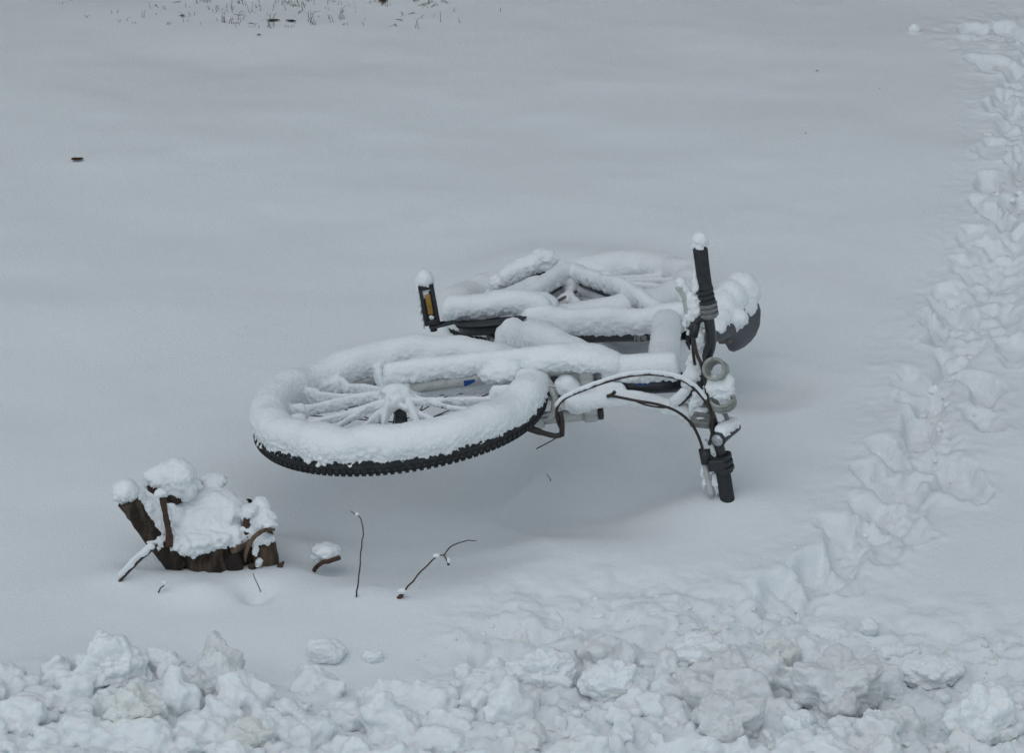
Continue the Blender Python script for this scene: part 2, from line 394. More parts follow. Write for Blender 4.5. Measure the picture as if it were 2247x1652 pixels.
# ---- wheels
def wheel(name, C, e1, e2, e3, label, R=.3125, tr=.026, snow=None, nsp=32, seed=0):
    pt = lambda a, r, w=0.: C+e1*(r*math.cos(a))+e2*(r*math.sin(a))+e3*w
    N = 120; bm = bmesh.new()
    rings = []
    for i in range(N):
        a = 2*math.pi*i/N
        rings.append([bm.verts.new(V3(pt(a, R+tr*math.cos(q), tr*math.sin(q)))) for q in np.linspace(0, 2*math.pi, 13)[:-1]])
    for i in range(N):
        A, B = rings[i], rings[(i+1) % N]
        for q in range(12): bm.faces.new((A[q], B[q], B[(q+1) % 12], A[(q+1) % 12]))
    for i in range(126):     # tread knobs
        for row, q in enumerate((-.95, -.38, .38, .95)):
            a = 2*math.pi*(i+(.5 if row in (1, 2) else 0))/126
            er = e1*math.cos(a)+e2*math.sin(a); et = -e1*math.sin(a)+e2*math.cos(a)
            nr_ = er*math.cos(q)+e3*math.sin(q); tw = -er*math.sin(q)+e3*math.cos(q)
            box(bm, pt(a, R)+nr_*(tr+.0012), nr_, et, tw, .0055, .0088, .0085)
    ty = fin(bm, name, M_rubber, bike, True)
    if label: ty['label'] = label
    bm = bmesh.new(); sec = [(-.026, -.012), (-.040, -.010), (-.046, 0), (-.040, .010), (-.026, .012), (-.022, 0)]
    rings = [[bm.verts.new(V3(pt(2*math.pi*i/N, R+a, b))) for a, b in sec] for i in range(N)]
    for i in range(N):
        A, B = rings[i], rings[(i+1) % N]
        for q in range(6): bm.faces.new((A[q], B[q], B[(q+1) % 6], A[(q+1) % 6]))
    fin(bm, 'rim', M_silver, ty)
    bm = bmesh.new(); spk = []
    for i in range(nsp):
        up = 1 if i % 2 == 0 else -1; a = 2*math.pi*(i+.5)/nsp; cr = (1 if (i//2) % 2 == 0 else -1)
        p0 = pt(a+cr*1.15, .022, .030*up); p1 = pt(a, R-.042, .003*up)
        tube(bm, [p0, p1], .0017, 5, ref=V3(e3)); spk.append((up, a, p0, p1))
    fin(bm, 'spokes', M_steel, ty)
    bm = bmesh.new()
    tube(bm, [C-e3*.05, C-e3*.034, C-e3*.033, C-e3*.029, C-e3*.028, C+e3*.028, C+e3*.029, C+e3*.033, C+e3*.034, C+e3*.05], [.011, .011, .026, .026, .015, .015, .026, .026, .011, .011], 16)
    fin(bm, 'hub', M_black, ty)
    return ty, pt, spk

fw, fpt, fspk = wheel('front_wheel', HUBF, sA, pA, wA, 'snow-capped front wheel with dark knobbly tyre')
bm = bmesh.new()
snowtube(bm, [fpt(a, .3045, 0) for a in np.linspace(0, 2*math.pi, 121)[:-1]], .026, .056, a=.041, closed=True, seg=20, seed=2, lo=.0)
rnd = random.Random(4)
for k, (up, a, p0, p1) in enumerate(fspk):
    if up < 0: continue
    deg = math.degrees(a) % 360
    t = .015+.014*rnd.random()
    q0 = HUBF+(p1-HUBF)*.10+wA*.028; q1 = p1
    if 20 < deg < 75: t *= .6
    snowtube(bm, [p0, p1+(p0-p1)*.02], .003, t, a=.0055+.0035*rnd.random(), n=26, seg=10, seed=k, lo=1)
for k, (up, a, p0, p1) in enumerate(fspk):     # drifts where the spokes meet the rim
    if up < 0: continue
    q = rnd.uniform(.7, 1.1)
    snowtube(bm, [fpt(a-.02, .215, .004), fpt(a, .245, .004), fpt(a, .285, .0)], .004, .040*q, a=.013*q, n=12, seg=10, seed=k, lo=1)
for k in range(30):
    a = rnd.uniform(0, 2*math.pi); p = fpt(a, rnd.uniform(.262, .272), .0); blob(bm, p+UP*.020, .018, .018, .022, k, .2, 2)
blob(bm, HUBF+wA*.04+UP*.012, .040, .036, .026, 5, .15)
for k in range(700):
    a = rnd.uniform(0, 2*math.pi); q = rnd.uniform(.12+.2*rnd.random(), .95); er = sA*math.cos(a)+pA*math.sin(a)
    if er@CK < -.1: continue
    p = fpt(a, .3125)+(er*math.cos(q)+wA*math.sin(q))*(.0275+.003*rnd.random()); r_ = rnd.uniform(.0025, .0055)
    blob(bm, p, r_, r_, r_*rnd.uniform(.7, 1.1), k, .3, 1)
snf = bake_snow(bm, 'snow_cover', M_snow, fw, .0029, 3, 1.0, 1.0, seed=1, crumb=.0)

rw, rpt, rspk = wheel('rear_wheel', REARp, FDIR, HDIR, WDIR, 'rear wheel nearly buried in snow')
bm = bmesh.new()
snowtube(bm, [rpt(a, .303, 0) for a in np.linspace(0, 2*math.pi, 121)[:-1]], .026, .040, a=.046, closed=True, seg=18, seed=7, lo=.6)
for k, (up, a, p0, p1) in enumerate(rspk):
    if up < 0: continue
    snowtube(bm, [p0, p1], .003, .030, a=.011+.004*rnd.random(), n=20, seg=10, seed=k+40, lo=1)
blob(bm, REARp+WDIR*.045+UP*.02, .06, .055, .035, 9, .15)
bake_snow(bm, 'snow_cover', M_snow, rw, .0042, 8, 1.0, .6, seed=3)

# ---- frame
bm = bmesh.new()
tube(bm, [BBp, SCp], [.0185, .0165], 18)
ttS = nudge(SCp-(SCp-BBp)*.12, 1462, 722); ttE = HTB+(HTT-HTB)*.72
tube(bm, [ttS, ttE], .0170, 16)
dtS = BBp+(HTB-BBp)*.03; dtE = HTB+(HTT-HTB)*.16
tube(bm, [dtS, dtE], .0215, 18)
tube(bm, [HTB, HTT], .0235, 20)
tube(bm, [BBp-WDIR*.036, BBp+WDIR*.036], .021, 18)
dropU = REARp+WDIR*.062; dropL = REARp-WDIR*.062
for dd, s_ in ((dropU, 1), (dropL, -1)):
    tube(bm, [BBp+WDIR*.028*s_-FDIR*.02, BBp+(dd-BBp)*.35+WDIR*.02*s_, dd], [.011, .010, .008], 12)
    tube(bm, [ttS+WDIR*.018*s_, ttS+(dd-ttS)*.4+WDIR*.022*s_, dd], [.009, .0085, .007], 12)
    box(bm, dd, FDIR, HDIR, WDIR, .035, .035, .005, .002)
frame = fin(bm, 'frame', M_black, bike)
# decals and size label on the frame
sdir = (SCp-BBp)/np.linalg.norm(SCp-BBp)
def facing(c, ax, roll=0.):
    n = CAM-c; n = n-ax*(n@ax); n /= np.linalg.norm(n)
    t = np.cross(ax, n); n2 = n*math.cos(roll)-t*math.sin(roll)*1.0
    return n2
def patch(c, ax, r, L, a0, a1, mname, m, parent, taper=0.):
    """curved sheet wrapped round a tube, a0..a1 = angle below the camera-facing line"""
    bm = bmesh.new(); n0 = facing(c, ax); t = np.cross(ax, n0)
    g = []
    for i in range(13):
        x = -L/2+L*i/12; k = 1-taper*(i/12); row = []
        for j in range(9):
            an = math.radians(a0+(a1-a0)*(j/8)*k); row.append(bm.verts.new(V3(c+ax*x+(n0*math.cos(an)+t*math.sin(an))*r)))
        g.append(row)
    for i in range(12):
        for j in range(8): bm.faces.new((g[i][j], g[i+1][j], g[i+1][j+1], g[i][j+1]))
    ret = bmesh.ops.solidify(bm, geom=bm.faces[:], thickness=.0006)
    return fin(bm, mname, m, parent)
cst = BBp+sdir*((nudge(BBp, 1409, 735)-BBp)@sdir)
st = patch(cst, sdir, .0178, .030, 8, 80, 'size_sticker', M_label, frame)
def text(s, c, ex, ey, size, name, m, parent):
    cu = bpy.data.curves.new('t', 'FONT'); cu.body = s; cu.size = size; cu.align_x = 'CENTER'; cu.align_y = 'CENTER'; cu.extrude = .0004
    o = bpy.data.objects.new('t', cu); COL.objects.link(o)
    ez = np.cross(ex, ey)
    o.matrix_world = Matrix(((ex[0], ey[0], ez[0], c[0]), (ex[1], ey[1], ez[1], c[1]), (ex[2], ey[2], ez[2], c[2]), (0, 0, 0, 1)))
    dg = bpy.context.evaluated_depsgraph_get(); dg.update()
    me = bpy.data.meshes.new_from_object(o.evaluated_get(dg)); me.transform(o.matrix_world); bpy.data.objects.remove(o)
    return link(name, me, m, parent, False)
an = math.radians(42); n0 = facing(cst, sdir); tt_ = np.cross(sdir, n0)
nn = n0*math.cos(an)+tt_*math.sin(an); yy = np.cross(nn, sdir)
text('L', cst+nn*.0188+sdir*.004, sdir, yy, .020, 'size_letter', M_black, frame)
bm = bmesh.new(); box(bm, cst+nn*.0184-sdir*.010, sdir, yy, nn, .0016, .016, .0008); fin(bm, 'sticker_bar', M_black, frame, False)
hdir = (HTT-HTB)/np.linalg.norm(HTT-HTB)
ch = nudge(HTB+(HTT-HTB)*.5, 1413, 838)
patch(ch, hdir, .0245, .036, -10, 105, 'blue_decal', M_blue, frame, .0)

bm = bmesh.new()
snowtube(bm, [BBp+sdir*.06, BBp+sdir*.25, SCp+sdir*.0], .0175, .062, a=.029, n=40, seg=18, seed=11, lo=-.15)
snowtube(bm, [ttS+UP*.012, ttE+UP*.012], .017, .036, a=.0345, n=36, seg=18, seed=12, lo=.6, endk=.4)
snowtube(bm, [dtS+(dtE-dtS)*.10, dtS+(dtE-dtS)*.5, dtE], [0, .0215][1], .055, a=.040, n=36, seg=18, seed=13, lo=.95, endk=1.0)
blob(bm, dtS+(dtE-dtS)*.13+UP*.022, .042, .046, .040, 3, .05)
snowtube(bm, [HTB-hdir*.0, HTB+hdir*.08, HTT-hdir*.01], .0205, .052, a=.030, n=30, seg=18, seed=14, lo=-.3, endk=.5)
for dd, s_, q in ((dropU, 1, 0),):
    snowtube(bm, [BBp+WDIR*.03-FDIR*.05, BBp+(dd-BBp)*.4+WDIR*.02, dd], .010, .042, a=.0215, n=30, seg=14, seed=15, lo=-.1)
    snowtube(bm, [ttS+WDIR*.012, ttS+(dd-ttS)*.4+WDIR*.022, dd], .009, .042, a=.0200, n=30, seg=14, seed=16, lo=-.2)
snowtube(bm, [ttS-WDIR*.015, ttS+(dropL-ttS)*.5-WDIR*.02, dropL], .009, .036, a=.018, n=30, seg=14, seed=17, lo=0)
bake_snow(bm, 'snow_cover', M_snow, frame, .0036, 6, 1.0, 1.0, seed=5)

# ---- seat post, clamp, saddle
bm = bmesh.new()
spE = SCp+sdir*.075
tube(bm, [SCp-sdir*.004, spE], .0135, 16)
post = fin(bm, 'seat_post', M_silver, bike)
bm = bmesh.new(); tube(bm, [SCp-sdir*.018, SCp+sdir*.006], .0215, 18)
tube(bm, [SCp+UP*.005-sdir*.006+WDIR*(-.02), SCp-WDIR*.03-FDIR*-.03, SCp-WDIR*.01+FDIR*.045], .005, 8)
fin(bm, 'seat_clamp', M_black, post)
sadC = nudge(Wb(-.19, .60), 1610, 708)
fS, hS, wS = FDIR, HDIR, WDIR
bm = bmesh.new(); prof = []
for i, t in enumerate(np.linspace(0, 1, 22)):       # nose (0) -> rear (1)
    f = .15-.27*t
    hw = .018+.010*sst(0, .35, t)+.058*sst(.36, .76, t)
    hw *= math.sqrt(max(.02, 1-max(0, (t-.86)/.14)**2*.75)); hw *= math.sqrt(min(1, .25+t*12))
    th_ = .036+.020*sst(.3, .8, t); th_ *= (.55+.45*min(1, t*8))*(1-.35*sst(.9, 1, t))
    drop = .010*sst(.5, 0, t)-.010*sst(.7, 1, t)
    ring = []
    for q in range(20):
        an = 2*math.pi*q/20; cx = math.copysign(abs(math.cos(an))**.8, math.cos(an)); cy = math.sin(an)
        hh = cy*th_*.5 if cy > 0 else cy*th_*.62
        hh -= .026*(abs(cx)**2)*(hw/.08)          # wings hang down from the spine
        ring.append(bm.verts.new(V3(sadC+fS*f+wS*hw*cx+hS*(hh-drop))))
    prof.append(ring)
for A, B in zip(prof[:-1], prof[1:]):
    for q in range(20): bm.faces.new((A[q], B[q], B[(q+1) % 20], A[(q+1) % 20]))
bm.faces.new(prof[0][::-1]); bm.faces.new(prof[-1])
saddle = fin(bm, 'saddle', M_saddle, bike)
bm = bmesh.new()
for s_ in (-1, 1):
    tube(bm, [sadC+fS*.11+hS*-.012+wS*.006*s_, sadC+fS*.05-hS*.035+wS*.020*s_, sadC-fS*.05-hS*.035+wS*.022*s_, sadC-fS*.09-hS*.012+wS*.03*s_], .0035, 8)
box(bm, spE+sdir*.006, sdir, FDIR, WDIR, .030, .045, .050, .006)
fin(bm, 'saddle_rails', M_steel, saddle)
bm = bmesh.new()
for (f, h, w, a, b, c, sd) in ((-.095, -.008, .056, .050, .055, .052, 1), (-.05, -.018, .048, .044, .055, .050, 2), (-.005, -.026, .040, .040, .060, .042, 3), (-.07, -.008, .022, .044, .050, .040, 4), (.04, -.022, .026, .034, .060, .032, 5), (.085, -.014, .018, .028, .050, .022, 6), (-.02, -.014, .014, .040, .045, .030, 9)):
    p = sadC+fS*f+hS*h+wS*w; blob(bm, p, a, b, c, sd, .04)
for (u, v, a, b, c, sd) in ((1592, 716, .022, .03, .024, 1), (1604, 704, .024, .03, .026, 2), (1622, 698, .022, .03, .022, 3), (1584, 700, .022, .03, .03, 4)):
    blob(bm, nudge(sadC, u, v)+CK*.02, a, b, c, sd, .08)
bake_snow(bm, 'snow_cover', M_snow, saddle, .0034, 22, 1.3, .9, seed=8)

# ---- fork
legs = {}
bm = bmesh.new()
for s_ in (1, -1):
    a = St(-.012, .028, .056*s_); b = St(.19, .004, .058*s_); c = St(.44, .004, .058*s_)
    tube(bm, [a, b, St(.285, .004, .058*s_), St(.286, .004, .058*s_), St(.325, .004, .058*s_)], [.0155, .018, .0195, .0225, .0225], 18)
    tube(bm, [St(.32, .004, .058*s_), St(.43, .004, .058*s_)], .0150, 16)
    box(bm, St(-.008, .034, .056*s_), sA, pA, wA, .034, .026, .006, .002)
pb = [St(.315, .004, .058), St(.345, .030, .045), St(.360, .040, 0), St(.345, .030, -.045), St(.315, .004, -.058)]
tube(bm, resample(pb, 16), .010, 10, flat=.7)
fork = fin(bm, 'fork', M_white, bike)
bm = bmesh.new()
box(bm, St(.435, .002, 0), sA, pA, wA, .036, .042, .150, .010)
tube(bm, [St(.43), St(.47)], .021, 18)
fin(bm, 'fork_crown', M_silver, fork)
for s_ in (1, -1):
    bm = bmesh.new(); tube(bm, [St(.452, .004, .058*s_), St(.462, .004, .058*s_), St(.464, .004, .058*s_)], [.0165, .0165, .012], 16); fin(bm, 'top_cap', M_plastic, fork)
for s_ in (1, -1):      # V-brake arms
    bm = bmesh.new()
    tube(bm, resample([St(.262, .030, .036*s_), St(.30, .036, .040*s_), St(.35, .040, .034*s_), St(.372, .040, .026*s_)], 10), [.0075, .0075, .007, .0065, .006, .006, .0055, .005, .005, .005], 10, flat=.7)
    box(bm, St(.268, .030, .028*s_), sA, pA, wA, .012, .055, .010, .003)
    a_ = fin(bm, 'brake_arm', M_silver if s_ > 0 else M_white, fork)
    bm = bmesh.new(); box(bm, St(.270, .026, .020*s_), sA, pA, wA, .012, .06, .010, .003); fin(bm, 'brake_pad', M_rubber, fork)
dl = patch(nudge(St(.12, .01, .058), 1030, 836), (St(.3, .004, .058)-St(0, .028, .056))/.30, .0192, .026, -8, 38, 'blue_decal', M_blue, fork, .6)
bm = bmesh.new()
snowtube(bm, [St(-.03, .03, .058), St(.04, .02, .060), St(.20, .006, .060), St(.30, .004, .060), St(.42, .004, .060)], .0185, .046, a=.0215, n=60, seg=16, seed=21, lo=-.35)
snowtube(bm, [St(.29, .0, .05), St(.36, .0, .052), St(.44, .0, .046), St(.52, 0, .02)], .020, .046, a=.042, n=34, seg=16, seed=22, lo=-.2)
snowtube(bm, [St(.355, .036, .030), St(.40, .015, -.025), St(.435, .01, -.05)], .014, .030, a=.026, n=20, seg=12, seed=23, lo=.4)
blob(bm, St(.24, .02, .07), .045, .035, .030, 3, .15); blob(bm, St(.36, -.02, .07), .05, .035, .030, 31, .15)
bake_snow(bm, 'snow_cover', M_snow, fork, .0034, 5, 1.1, 1.1, seed=12)

# noodle of the brake and its loose wire end
bm = bmesh.new()
tube(bm, resample([atY(1150, 936, -.70), atY(1185, 948, -.70), atY(1215, 956, -.70), atY(1231, 954, -.70)], 14), [.0085]*5+[.0065]*9, 8)
tube(bm, resample([atY(1232, 956, -.70), atY(1233, 930, -.70), atY(1229, 905, -.70)], 6), .0062, 8)
fin(bm, 'brake_noodle', M_cable, fork)
bm = bmesh.new(); tube(bm, [atY(1230, 955, -.70), atY(1205, 970, -.70), atY(1176, 985, -.70)], .0014, 6); fin(bm, 'wire_end', M_cable, fork)

# ---- crankset
bm = bmesh.new()
wc = .050
def ring(bm, C, r0, r1, th_, e1, e2, e3, N=64, teeth=0):
    A = []
    for i in range(N):
        a = 2*math.pi*i/N; k = 1+(.02 if (teeth and i % 2) else 0); er = e1*math.cos(a)+e2*math.sin(a)
        A.append([bm.verts.new(V3(C+er*r0-e3*th_/2)), bm.verts.new(V3(C+er*r1*k-e3*th_/2)), bm.verts.new(V3(C+er*r1*k+e3*th_/2)), bm.verts.new(V3(C+er*r0+e3*th_/2))])
    for i in range(N):
        P_, Q = A[i], A[(i+1) % N]
        for q in range(4): bm.faces.new((P_[q], Q[q], Q[(q+1) % 4], P_[(q+1) % 4]))
ring(bm, BBp+WDIR*(wc+.004), .020, .098, .004, FDIR, HDIR, WDIR)
ring(bm, BBp+WDIR*(wc-.006), .040, .090, .003, FDIR, HDIR, WDIR, 88, 1)
ring(bm, BBp+WDIR*(wc-.014), .020, .070, .003, FDIR, HDIR, WDIR, 72, 1)
for k in range(5):
    a = 2*math.pi*k/5+.4; er = FDIR*math.cos(a)+HDIR*math.sin(a); et = np.cross(WDIR, er)
    box(bm, BBp+WDIR*wc+er*.045, er, et, WDIR, .065, .016, .008, .002)
tube(bm, [BBp+WDIR*(wc-.022), BBp+WDIR*(wc+.003)], .086, 40)
crankset = fin(bm, 'crankset', M_plastic, bike)
pedB = nudge(BBp+WDIR*.072-HDIR*.165, 950, 716)
cA = BBp+WDIR*.066
bm = bmesh.new()
tube(bm, [cA+(pedB-cA)*-.08, cA, cA+(pedB-cA)*.5, pedB, pedB+(pedB-cA)*.05], [.012, .015, .011, .012, .009], 12, flat=.65, ref=V3(WDIR))
fin(bm, 'crank', M_black, crankset)
ped_o = (BBp-WDIR*.072)+(cA-pedB)*1.0
bm = bmesh.new(); tube(bm, [BBp-WDIR*.066, ped_o-WDIR*.0], [.014, .011], 12); fin(bm, 'crank', M_black, crankset)
bm = bmesh.new()
cw = BBp+WDIR*.060
snowtube(bm, [nudge(cw, u, v) for u, v in ((968, 702), (1010, 699), (1060, 696), (1110, 690), (1155, 690), (1205, 700))], .013, .046, a=.030, n=60, seg=16, seed=31, lo=-.2)
for (u, v, a, b, c, sd) in ((985, 684, .022, .03, .018, 21), (1035, 676, .03, .03, .014, 22), (1095, 668, .032, .035, .016, 23), (1170, 672, .03, .03, .018, 24), (1135, 684, .03, .03, .022, 25)):
    blob(bm, nudge(cw, u, v), a, b, c, sd, .22, 4, 2.4)
for (u, v, a, b, c, sd) in ((1020, 684, .035, .04, .020, 1), (1060, 680, .045, .05, .022, 2), (1115, 680, .05, .05, .022, 3), (1160, 682, .045, .05, .022, 4), (1080, 668, .07, .06, .018, 5), (1150, 664, .06, .06, .022, 6), (1185, 668, .045, .05, .024, 7)):
    blob(bm, nudge(BBp+WDIR*wc-FDIR*.02, u, v), a, b, c, sd, .05)
bake_snow(bm, 'snow_cover', M_snow, crankset, .0036, 9, 1.0, .7, seed=14)
# chain and derailleur
bm = bmesh.new()
for q in (.075, -.075):
    tube(bm, [BBp+WDIR*.045+HDIR*q, REARp+WDIR*.04+HDIR*q*.45], .004, 6)
chain = fin(bm, 'chain', M_steel, bike)
dA = nudge(REARp+WDIR*.07-HDIR*.05, 1192, 590); dB = nudge(REARp+WDIR*.07-HDIR*.17+FDIR*.08, 1096, 638)
bm = bmesh.new(); tube(bm, [dA, dA+(dB-dA)*.5+WDIR*.004, dB], [.015, .012, .013], 10, flat=.6)
ring(bm, dB, .006, .022, .006, FDIR, HDIR, WDIR, 24, 1); ring(bm, dA+(dB-dA)*.25, .006, .022, .006, FDIR, HDIR, WDIR, 24, 1)
der = fin(bm, 'derailleur', M_plastic, bike)
bm = bmesh.new(); tube(bm, [nudge(dA, 1178, 572), nudge(dA, 1179, 560), nudge(dA, 1183, 553)], .0018, 6); fin(bm, 'cable_end', M_cable, der)
bm = bmesh.new(); snowtube(bm, [dA+(dA-dB)*.03, dA+(dB-dA)*.5, dB+(dA-dB)*.02], .014, .044, a=.026, n=28, seg=14, seed=41, lo=-.1)
blob(bm, dA+UP*.03, .034, .03, .026, 5, .25, 4, 2.4); blob(bm, dA+(dB-dA)*.4+UP*.034, .030, .026, .018, 6, .3, 4, 2.4); blob(bm, dB+UP*.020-HDIR*.01, .022, .024, .020, 7, .25, 4, 2.4)
bake_snow(bm, 'snow_cover', M_snow, der, .0036, 6, 1.0, .9, seed=18)
bm = bmesh.new()
snowtube(bm, [BBp+WDIR*.05-HDIR*.05-FDIR*.05, REARp+WDIR*.05-HDIR*.02+FDIR*.08], .008, .044, a=.022, n=26, seg=14, seed=42, lo=.8)
bake_snow(bm, 'snow_cover', M_snow, chain, .004, 6, 1.0, .8, seed=19)

# ---- pedals
def pedal(c, parent, up):
    bm = bmesh.new(); w = UP*.35+WDIR*.65; w = WDIR
    for s_ in (1, -1):
        box(bm, c+HDIR*.030*s_+w*.055, HDIR, FDIR, w, .010, .060, .104, .003)
        box(bm, c+w*(.055+.047*s_), HDIR, FDIR, w, .066, .060, .012, .003)
    box(bm, c+w*.055+FDIR*.024, HDIR, FDIR, w, .056, .014, .092, .003)
    tube(bm, [c-w*.012, c+w*.10], .0085, 12)
    return fin(bm, 'pedal', M_plastic, parent)
pedal_e = (FDIR, HDIR)
bm = bmesh.new()
P0 = pedB
pw = atY(936, 640, P0[1]+.02)-P0; pw = pw/np.linalg.norm(pw); pf = facing(P0, pw); ph = np.cross(pw, pf)
if ph[0] < 0: ph = -ph
for s_ in (1, -1):
    box(bm, P0+pw*.060+ph*.015*s_, pw, ph, pf, .100, .009, .052, .002)
    box(bm, P0+pw*(.060+.045*s_), pw, ph, pf, .013, .038, .052, .002)
box(bm, P0+pw*.060, pw, ph, pf, .088, .030, .036, .002)
tube(bm, [P0-pw*.012, P0+pw*.02], .009, 12)
pd = fin(bm, 'pedal', M_plastic, bike)
bm = bmesh.new(); box(bm, P0+pw*.062+pf*.0205, pw, ph, pf, .052, .0135, .008, .002)
fin(bm, 'reflector', M_amber, pd)
bm = bmesh.new()
top = P0+pw*.112
blob(bm, top+UP*.002-ph*.001, .024, .027, .033, 2, .04); blob(bm, top-UP*.026-ph*.001, .0215, .027, .026, 3, .06)
for k in range(6): blob(bm, P0+pw*(.10-.018*k)-ph*.0215, .0045, .014, .014, k+4, .2, 2)
blob(bm, P0+pw*.027+pf*.021, .008, .006, .007, 3, .3, 2)
bake_snow(bm, 'snow_cover', M_snow, pd, .0026, 3, .8, .8, seed=22)
bm = bmesh.new(); box(bm, ped_o-WDIR*.06, HDIR, FDIR, WDIR, .075, .065, .09, .008); fin(bm, 'pedal', M_plastic, bike)['label'] = 'pedal buried in snow beneath the frame'

# ---- stem, handlebar
BC = nudge(St(.700, .042), 1532, 842)
bm = bmesh.new()
tube(bm, [HTT, HTT+hdir*.030], .0195, 18)
tube(bm, [HTT+hdir*.020, BC-sA*.004], .0165, 14)
tube(bm, [BC-wA*.026, BC+wA*.026], .0205, 16)
stem = fin(bm, 'stem', M_plastic, bike)
def BY(u, v, dy=0.):      # a place on the bar: the bar leans from foot to tip
    y = np.interp(v, [520, 1100], [-.592, -.682])+dy; return atY(u, v, y)
barp = [BY(1536, 545), BY(1543, 620), BY(1552, 680), BY(1559, 735), BY(1557, 765), BY(1543, 800), BC, BY(1541, 872), BY(1556, 905), BY(1570, 950), BY(1582, 1000), BY(1592, 1060), BY(1604, 1150)]
bm = bmesh.new(); tube(bm, resample(barp, 70), .0122, 16); bar = fin(bm, 'handlebar', M_black, bike)
bm = bmesh.new(); gp = resample([BY(1535, 538), BY(1541, 590), BY(1547, 634)], 14)
tube(bm, gp, [.0175]+[.0170]*3+[.0165]*8+[.0175, .0190], 18); g_ = fin(bm, 'grip', M_rubber, bar)
bm = bmesh.new(); gp = resample([BY(1583, 1012), BY(1588, 1050), BY(1605, 1155)], 14)
tube(bm, gp, [.0195, .0180]+[.0172]*11+[.0165], 18); fin(bm, 'grip', M_rubber, bar)
def ringsleeve(c0, c1, r, n, name, mA, mB, parent):
    bm = bmesh.new(); c0 = np.array(c0); c1 = np.array(c1); P = []; R_ = []
    for i in range(n):
        a = i/n; b = (i+.55)/n; c = (i+.6)/n; d = (i+.98)/n
        for t, q in ((a, r), (b, r), (c, r*.82), (d, r*.82)): P.append(c0+(c1-c0)*t); R_.append(q)
    tube(bm, P, R_, 20)
    for f in bm.faces: pass
    return fin(bm, name, mA, parent, False)
ringsleeve(BY(1545, 634), BY(1552, 668), .0200, 3, 'gear_shifter', M_plastic, M_silver, bar)
ringsleeve(BY(1551, 664), BY(1556, 696), .0225, 3, 'lever_clamp', M_grey, M_silver, bar)
ringsleeve(BY(1581, 998), BY(1590, 1036), .0245, 3, 'gear_shifter', M_plastic, M_silver, bar)
# brake lever bodies and blades
bm = bmesh.new()
tube(bm, resample([BY(1554, 690), BY(1532, 700), BY(1512, 722)], 8), [.014, .013, .012, .011, .010, .010, .009, .009], 10)
tube(bm, [BY(1526, 708), BY(1521, 738)], .011, 10)
lb = fin(bm, 'brake_lever', M_plastic, bar)
bm = bmesh.new(); tube(bm, resample([BY(1512, 722), BY(1508, 685), BY(1500, 650), BY(1488, 628)], 14), [.0075]*6+[.0068]*5+[.0075, .009, .009], 10, flat=.8); fin(bm, 'blade', M_white, lb)
bm = bmesh.new()
tube(bm, resample([BY(1588, 1018), BY(1565, 1012), BY(1549, 995)], 8), [.016, .014, .013, .012, .011, .011, .010, .009], 10)
tube(bm, [BY(1551, 1016), BY(1545, 985)], .014, 10); box(bm, BY(1572, 1018, -.01), sA, UP, pA, .040, .030, .030, .006)
lb2 = fin(bm, 'brake_lever', M_plastic, bar)
bm = bmesh.new(); tube(bm, resample([BY(1545, 985), BY(1547, 1020), BY(1552, 1050), BY(1560, 1088)], 14), [.0070]*6+[.0065]*4+[.007, .0085, .009, .008], 10, flat=.8); fin(bm, 'blade', M_white, lb2)
# snow caught on the bar and levers
bm = bmesh.new()
c = BY(1535, 532); blob(bm, c+UP*.004, .0185, .019, .020, 3, .05); blob(bm, c-UP*.006, .019, .019, .013, 4, .06)
tube(bm, resample([BY(1522, 555), BY(1524, 600), BY(1530, 640)], 10), [.003, .0045, .005, .006, .006, .007, .008, .010, .012, .010], 8)
for (u, v, a, b, c_, sd) in ((1530, 655, .022, .018, .016, 1), (1524, 680, .022, .02, .030, 2), (1513, 668, .014, .018, .030, 3), (1537, 668, .014, .013, .008, 4), (1492, 620, .013, .013, .012, 5), (1500, 640, .010, .012, .02, 6), (1532, 760, .016, .016, .040, 7), (1548, 790, .020, .018, .018, 8), (1530, 800, .024, .022, .030, 9), (1520, 832, .030, .026, .030, 10), (1549, 655, .016, .014, .006, 11), (1508, 700, .010, .012, .03, 12), (1522, 725, .016, .014, .012, 13), (1545, 815, .020, .02, .022, 14)):
    blob(bm, BY(u, v, .008), a, b, c_, sd, .18)
for (u, v, a, b, c_, sd) in ((1560, 990, .018, .015, .022, 1), (1566, 1005, .016, .014, .010, 2), (1548, 975, .010, .01, .014, 3), (1594, 1020, .012, .016, .006, 4), (1541, 1035, .006, .008, .016, 5), (1546, 1060, .006, .008, .016, 6), (1570, 1060, .012, .010, .03, 7), (1528, 872, .020, .016, .014, 8), (1571, 935, .020, .012, .012, 9)):
    blob(bm, BY(u, v, .006), a, b, c_, sd+20, .2)
bake_snow(bm, 'snow_cover', M_snow, bar, .0027, 3, 1.1, 1.1, seed=25)
# front light
bm = bmesh.new(); l0 = BY(1574, 966, -.075); l1 = BY(1612, 934, -.010); ld = (l1-l0)/np.linalg.norm(l1-l0)
tube(bm, [l0, l0+ld*.008, l0+ld*.010, l0+ld*.050, l1, l1+ld*.004], [.0175, .0175, .0155, .0150, .0155, .012], 20)
tube(bm, [l0+ld*.02, BY(1577, 955)], .010, 10)
hl = fin(bm, 'headlight', M_plastic, bar)
bm = bmesh.new(); tube(bm, [l0-ld*.003, l0+ld*.001], .0138, 20); fin(bm, 'lens', M_lens, hl)
bm = bmesh.new(); snowtube(bm, [l0+ld*.004, l1], .0150, .014, a=.0165, n=20, seg=12, seed=51, lo=-.1); blob(bm, l1+UP*.012-ld*.012, .02, .018, .011, 3, .2)
bake_snow(bm, 'snow_cover', M_snow, hl, .0026, 3, 1, 1.5, seed=28)
